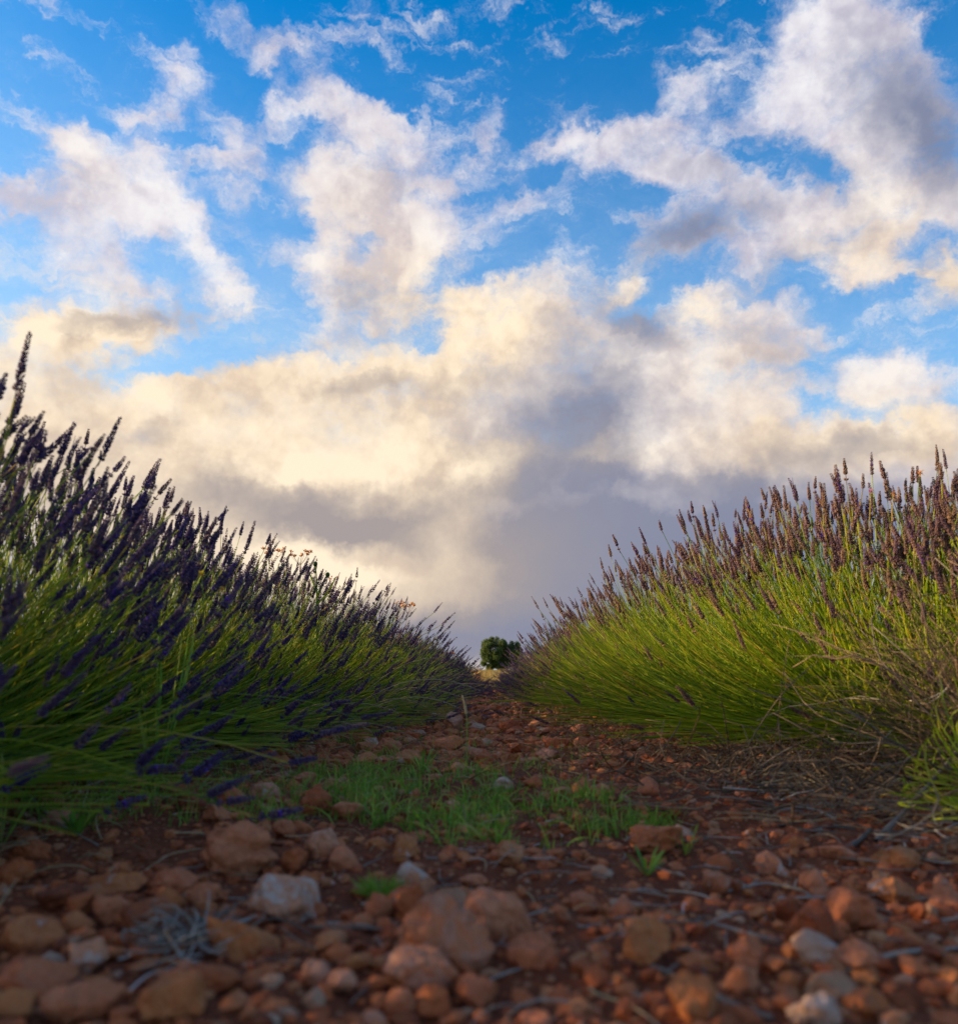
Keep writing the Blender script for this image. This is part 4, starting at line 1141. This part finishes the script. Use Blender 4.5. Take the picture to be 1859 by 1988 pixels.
p = hit(2, 1640); leafy_plant('leafy_weed', p.x, p.y, 5, .06, .09, .010, 1.6, 'grass', 'blurred green leaves cut by the left edge above the stones', 'weed', 74)
p = hit(300, 1545)
leafy_plant('leafy_weed', p.x, p.y, 12, .08, .15, .012, 2.4, 'grass', 'upright dark green weed with long leaves inside the left lavender foot', 'weed', 76)
p = hit(820, 1500); leafy_plant('grass_tuft', p.x, p.y, 10, .04, .08, .005, .9, 'grass', 'wide-bladed grass tuft left of the tall grass stalk', 'grass tuft', 78, part='blade')
# tall stalk in the middle of the path
p = hit(903, 1505); root = bpy.data.objects.new('grass_stalk', None); COL.objects.link(root); root.location = (p.x, p.y, gz(p.x, p.y))
root['label'] = 'tall green grass stalk with two upright blades in the middle of the path'; root['category'] = 'grass stalk'
Y = p.y; base = Vector(root.location)
def rel(px, py, dy=0.0): v = at_depth(px, py, Y + dy) - base; return np.array(v[:])
for nm, pts, w0 in [('stem', [(903,1505),(908,1440),(905,1372)], 0), ('blade', [(904,1490),(918,1430),(944,1392)], .0055), ('blade', [(902,1480),(896,1440),(892,1405)], .0035),
                    ('blade', [(903,1470),(885,1420),(878,1440)], .003), ('blade', [(904,1495),(930,1465),(950,1480)], .0035), ('seed_head', [(905,1385),(902,1366),(897,1350)], 0)]:
    A3 = [rel(*q)[None] for q in pts]; P = bezier(*A3, 8); g = Geo()
    if w0: ribbons(g, P, np.array([[.6, .9, 1, 1, .95, .8, .5, .05]]) * w0, [.2], .6, .15)
    else: tubes(g, P, np.linspace(.0022, .0011, 8)[None] * (1.6 if nm == 'seed_head' else 1), 5, .3)
    link(nm, g.mesh(nm, [MAT['grass'] if nm != 'seed_head' else MAT['straw']]), root)

# drooping dry grasses that hang out of the rows
def dry_stalk(px0, py0, px1, py1, Y, sag, label, group='dry grass stalks hanging out of the lavender', n_seed=14, mat='straw', seed=0):
    r = np.random.default_rng(seed)
    a = np.array(at_depth(px0, py0, Y)[:]); b = np.array(at_depth(px1, py1, Y - .05)[:])
    a[2] = max(a[2], gz(a[0], a[1]) + .01)
    m = (a + b) / 2 + np.array([0, 0, sag])
    root = bpy.data.objects.new('dry_grass_stalk', None); COL.objects.link(root); root.location = a
    root['label'] = label; root['category'] = 'grass stalk'; root['group'] = group
    P = bezier(a[None], m[None], b[None], 10) - a; g = Geo(); tubes(g, P, np.linspace(.0016, .0008, 10)[None], 4, r.random())
    link('stem', g.mesh('stem', [MAT[mat]]), root)
    t = np.linspace(.62, 1, n_seed); i = t * 9; lo = np.floor(i).astype(int).clip(0, 8); f = (i - lo)[:, None]
    C = P[0, lo] * (1 - f) + P[0, lo + 1] * f; dr = P[0, -1] - P[0, -3]; dr /= np.linalg.norm(dr)
    D_ = dr + r.normal(size=(n_seed, 3)) * .35; g = Geo(); pods(g, C, D_, .014, .0026, r.random(n_seed))
    link('seed_head', g.mesh('seed_head', [MAT[mat]]), root)
r = np.random.default_rng(91)
for k in range(26):
    x0 = r.uniform(430, 800); y0 = 1480 - (x0 - 430) * .28 + r.uniform(-60, 0); L = r.uniform(70, 190); up = r.uniform(-120, 10)
    dry_stalk(x0, y0, x0 + L, y0 + up + 40, r.uniform(1.9, 3.0) + (x0 - 430) / 400, .07, 'tan dry grass stalk drooping from the left lavender over the path', seed=k)
for k in range(10):
    x0 = r.uniform(1080, 1350); y0 = 1400 + (x0 - 1080) * .2; L = r.uniform(50, 120)
    dry_stalk(x0, y0, x0 - L * .6, y0 - r.uniform(0, 90), r.uniform(3, 4.2), .05, 'tan dry grass stalk at the foot of the right lavender', 'dry grass stalks at the foot of the right row', seed=50 + k)
for k, (x0, y0, x1, y1, lab) in enumerate([(1010,1400,1018,1335,'pale feathery dry stalk beside the path at the foot of the right row'), (1450,1450,1580,1290,'grey curved dead stalk rising in front of the right lavender'),
     (1500,1520,1530,1250,'tan dry stalk standing left of the dead bush'), (1420,1500,1400,1360,'short dry stalk bent to the left beneath the right lavender'), (1620,1520,1800,1230,'long tan stalk crossing the dead bush to the upper right')]):
    dry_stalk(x0, y0, x1, y1, 1.9 if x0 > 1100 else 3.4, .04, lab, None, 3, 'deadstem', 200 + k)

# umbels and weeds that stand above the left row
def umbel(px, py, Y, foot_py, rays, size, mat, label, lean=0, seed=0, cat='umbel'):
    r = np.random.default_rng(seed); top = np.array(at_depth(px, py, Y)[:]); foot = np.array(at_depth(px - lean, foot_py, Y)[:])
    root = bpy.data.objects.new('dry_umbel', None); COL.objects.link(root); root.location = foot
    root['label'] = label; root['category'] = cat; root['group'] = 'wild umbels above the left row'
    t = top - foot; P = bezier(np.zeros((1, 3)), (t * .5 + [-.01, 0, 0])[None], t[None], 8); g = Geo(); tubes(g, P, np.linspace(.0016, .0008, 8)[None], 4, .3)
    link('stem', g.mesh('stem', [MAT[mat]]), root); g = Geo(); h = Geo()
    for k in range(rays):
        a = 6.28 * k / rays + r.normal() * .3; d = np.array([math.cos(a) * .75, math.sin(a) * .75, r.uniform(.7, 1.1)]) * size * r.uniform(.7, 1.1)
        tubes(g, bezier(t[None], (t + d * .5 + [0, 0, -.002])[None], (t + d)[None], 4), .0006, 3, .4)
        m = 7; dd = r.normal(size=(m, 3)) * .6 + [0, 0, 1]; pods(h, np.repeat((t + d)[None], m, 0), dd, size * .30, size * .09, r.random(m))
    link('rays', g.mesh('rays', [MAT[mat]]), root); link('flower_head', h.mesh('flower_head', [MAT['orange' if mat == 'gold' else mat]]), root)
umbel(792, 1192, 5.0, 1290, 12, .060, 'gold', 'dry orange umbel standing alone above the left row, right one of two', 14, 1)
umbel(776, 1180, 5.2, 1290, 6, .035, 'gold', 'smaller dry umbel just left of the lone orange one', -2, 2)
umbel(530, 1092, 3.3, 1180, 9, .052, 'gold', 'golden umbel above the left row, leftmost of the wild plants', -20, 3)
umbel(583, 1098, 3.3, 1180, 9, .052, 'gold', 'golden umbel left of the green budded weed', -10, 4)
umbel(645, 1135, 3.9, 1200, 5, .035, 'gold', 'small golden umbel right of the green budded weed', 8, 5)
umbel(868, 1284, 14, 1305, 9, .16, 'gold', 'distant pale umbel at the far end of the left row', 0, 6)
root = bpy.data.objects.new('budded_weed', None); COL.objects.link(root); Y = 3.2; root.location = at_depth(612, 1200, Y)
root['label'] = 'green branching weed with round buds above the left row'; root['category'] = 'weed'
base = Vector(root.location)
for k, (pts, bx) in enumerate([([(612,1200),(618,1150),(612,1095)], 1), ([(616,1160),(626,1128),(636,1116)], 1), ([(615,1150),(604,1120),(597,1104)], 1), ([(614,1175),(640,1150),(652,1120)], 0)]):
    A3 = [rel(*q)[None] for q in pts]; g = Geo(); P = bezier(*A3, 7); tubes(g, P, np.linspace(.0042, .0024, 7)[None], 5, .4)
    st = link('stem', g.mesh('stem', [MAT['stem']]), root)
    if bx:
        V, T = ico(2); g = Geo(); g.add(V * [.009, .009, .011] + P[0, -1], T, None, .3); link('bud', g.mesh('bud', [MAT['leaf']]), root)

def flower(px, py, Y, size, mat, label, cat='flower', n=10, seed=0):
    r = np.random.default_rng(seed); c = at_depth(px, py, Y)
    root = bpy.data.objects.new('wild_flower', None); COL.objects.link(root); root.location = c; root['label'] = label; root['category'] = cat
    g = Geo(); a = np.arange(n) * 6.28 / n
    d = np.stack([np.cos(a), -.35 + 0 * a + r.normal(size=n) * .3, np.sin(a)], 1)
    for k in range(n):
        gg = Geo(); ribbons(gg, bezier(np.zeros((1, 3)), (d[k] * size * .5)[None], (d[k] * size * r.uniform(.8, 1.1) - [0, 0, size * .15])[None], 4), np.array([[.5, 1, 1, .3]]) * size * .5, [r.uniform(-.5, .5)], r.random())
        link('petal', gg.mesh('petal', [MAT[mat]]), root)
    V, T = ico(2); g = Geo(); g.add(V * size * .28, T, None, .2); link('flower_centre', g.mesh('flower_centre', [MAT['orange' if mat == 'yellow' else mat]]), root)
    g = Geo(); P = bezier(np.zeros((1, 3)), np.array([[.0, .02, -.06]]), np.array([[.0, .05, -.16]]), 6); tubes(g, P, .0012, 4, .4); link('stem', g.mesh('stem', [MAT['stem']]), root)
flower(432, 1142, 1.75, .012, 'yellow', 'larger yellow flower among the left lavender heads', seed=1)
flower(392, 1115, 1.8, .010, 'yellow', 'smaller yellow flower up left of the larger one', seed=2)
flower(1784, 918, 1.95, .010, 'orange', 'orange dried flower on top of the right lavender skyline', n=7, seed=3)
flower(1733, 958, 2.0, .008, 'orange', 'little orange dried flower left of the top orange one', n=6, seed=4)
flower(1690, 953, 2.05, .007, 'pink', 'tiny pink flower among the right lavender heads', n=7, seed=5)
p = hit(1192, 1575); flower(1192, 1568, p.y, .005, 'yellow', 'tiny yellow flower in the right half of the grass patch', n=8, seed=6)
# orange dry clump at the end of the left row
c = hit(925, 1336)
link('dry_clump', grass_tufts('dry_clump', 260, np.array([[0.0, 0.0]]), .25, .42, 'orange', .07, .25, .012, np.random.default_rng(5), 4), None, (c.x, c.y, gz(c.x, c.y) - gz(0, 0)),
     label='rust-orange clump of dry grass at the far end of the path', category='grass clump')

# ------------------------------------------------------------------ the oak and far shrubs
def tree(name, px0, px1, py_top, py_base, Y, lumps, label, cat, seed, nleaf=150, trunk=True, group=None):
    r = np.random.default_rng(seed); s = Y / F
    cx = (px0 + px1) / 2; base = at_depth(cx, py_base, Y); base.z = gz(base.x, base.y)
    zt = at_depth(cx, py_top, Y).z
    root = bpy.data.objects.new(name, None); COL.objects.link(root); root.location = base; root['label'] = label; root['category'] = cat
    if group: root['group'] = group
    g = Geo(); centres = []
    for (px, py, w, h, k) in lumps:
        c = np.array(at_depth(px, py, Y)[:]) - np.array(base[:])
        for _ in range(k):
            v = r.normal(size=3); v /= np.linalg.norm(v); v *= r.uniform(.55, 1.0) ** .5
            centres.append((c + v * np.array([w / 2 * s, w / 2 * s, h / 2 * s]) * (.98 if trunk else .9), .13 * w * s * r.uniform(.7, 1.4)))
    for (c, rad) in centres:
        m = nleaf; v = r.normal(size=(m, 3)); v /= np.linalg.norm(v, axis=1, keepdims=True); v *= (r.random(m) ** .4)[:, None]
        p_ = c + v * rad; d = r.normal(size=(m, 3)); d /= np.linalg.norm(d, axis=1, keepdims=True)
        L = rad * r.uniform(.2, .42, m)[:, None]
        ribbons(g, np.stack([p_, p_ + d * L * .5, p_ + d * L], 1), np.array([[.5, 1, .2]]) * L * .6, r.uniform(0, 3.1, m), np.repeat(r.random(), m) * .5 + r.random(m) * .5)
    link('crown', g.mesh('crown', [MAT['treeleaf']]), root)
    if trunk:
        g = Geo(); H = (zt - base.z)
        tubes(g, bezier(np.zeros((1, 3)), np.array([[.1, 0, H * .25]]), np.array([[0, 0, H * .62]]), 8), np.linspace(H * .055, H * .02, 8)[None], 9, .3)
        link('trunk', g.mesh('trunk', [MAT['bark']]), root); g = Geo()
        for c, rad in centres[::5]:
            g_ = Geo(); st = np.array([0, 0, H * r.uniform(.2, .45)]); tubes(g, bezier(st[None], ((st + c) / 2 + [0, 0, -.1])[None], c[None], 6), np.linspace(H * .02, H * .006, 6)[None], 5, .3)
        link('limbs', g.mesh('limbs', [MAT['bark']]), root)
tree('oak_tree', 934, 1008, 1236, 1302, 105, [(959, 1262, 50, 46, 48), (953, 1284, 40, 28, 26), (997, 1261, 28, 30, 20), (998, 1280, 40, 28, 26), (964, 1246, 32, 18, 14), (972, 1287, 38, 20, 16), (943, 1272, 20, 22, 9), (984, 1264, 34, 36, 26), (1000, 1268, 34, 34, 22), (975, 1290, 50, 14, 12)],
     'round dark green oak with two-lobed crown standing alone on the horizon', 'tree', 5, 300)
for k, (a, b, t, bs, Y) in enumerate([(880, 905, 1291, 1300, 170), (900, 922, 1295, 1301, 190), (1000, 1040, 1290, 1300, 200)]):
    tree('far_shrub', a, b, t, bs, Y, [((a + b) / 2, (t + bs) / 2, b - a, (bs - t) * 1.3, 16)], ['low dark shrub on the horizon left of the oak, larger one', 'low dark shrub nearest the oak on its left',
         'low dark shrub behind the right row beyond the oak'][k], 'shrub', 20 + k, 90, False, None)
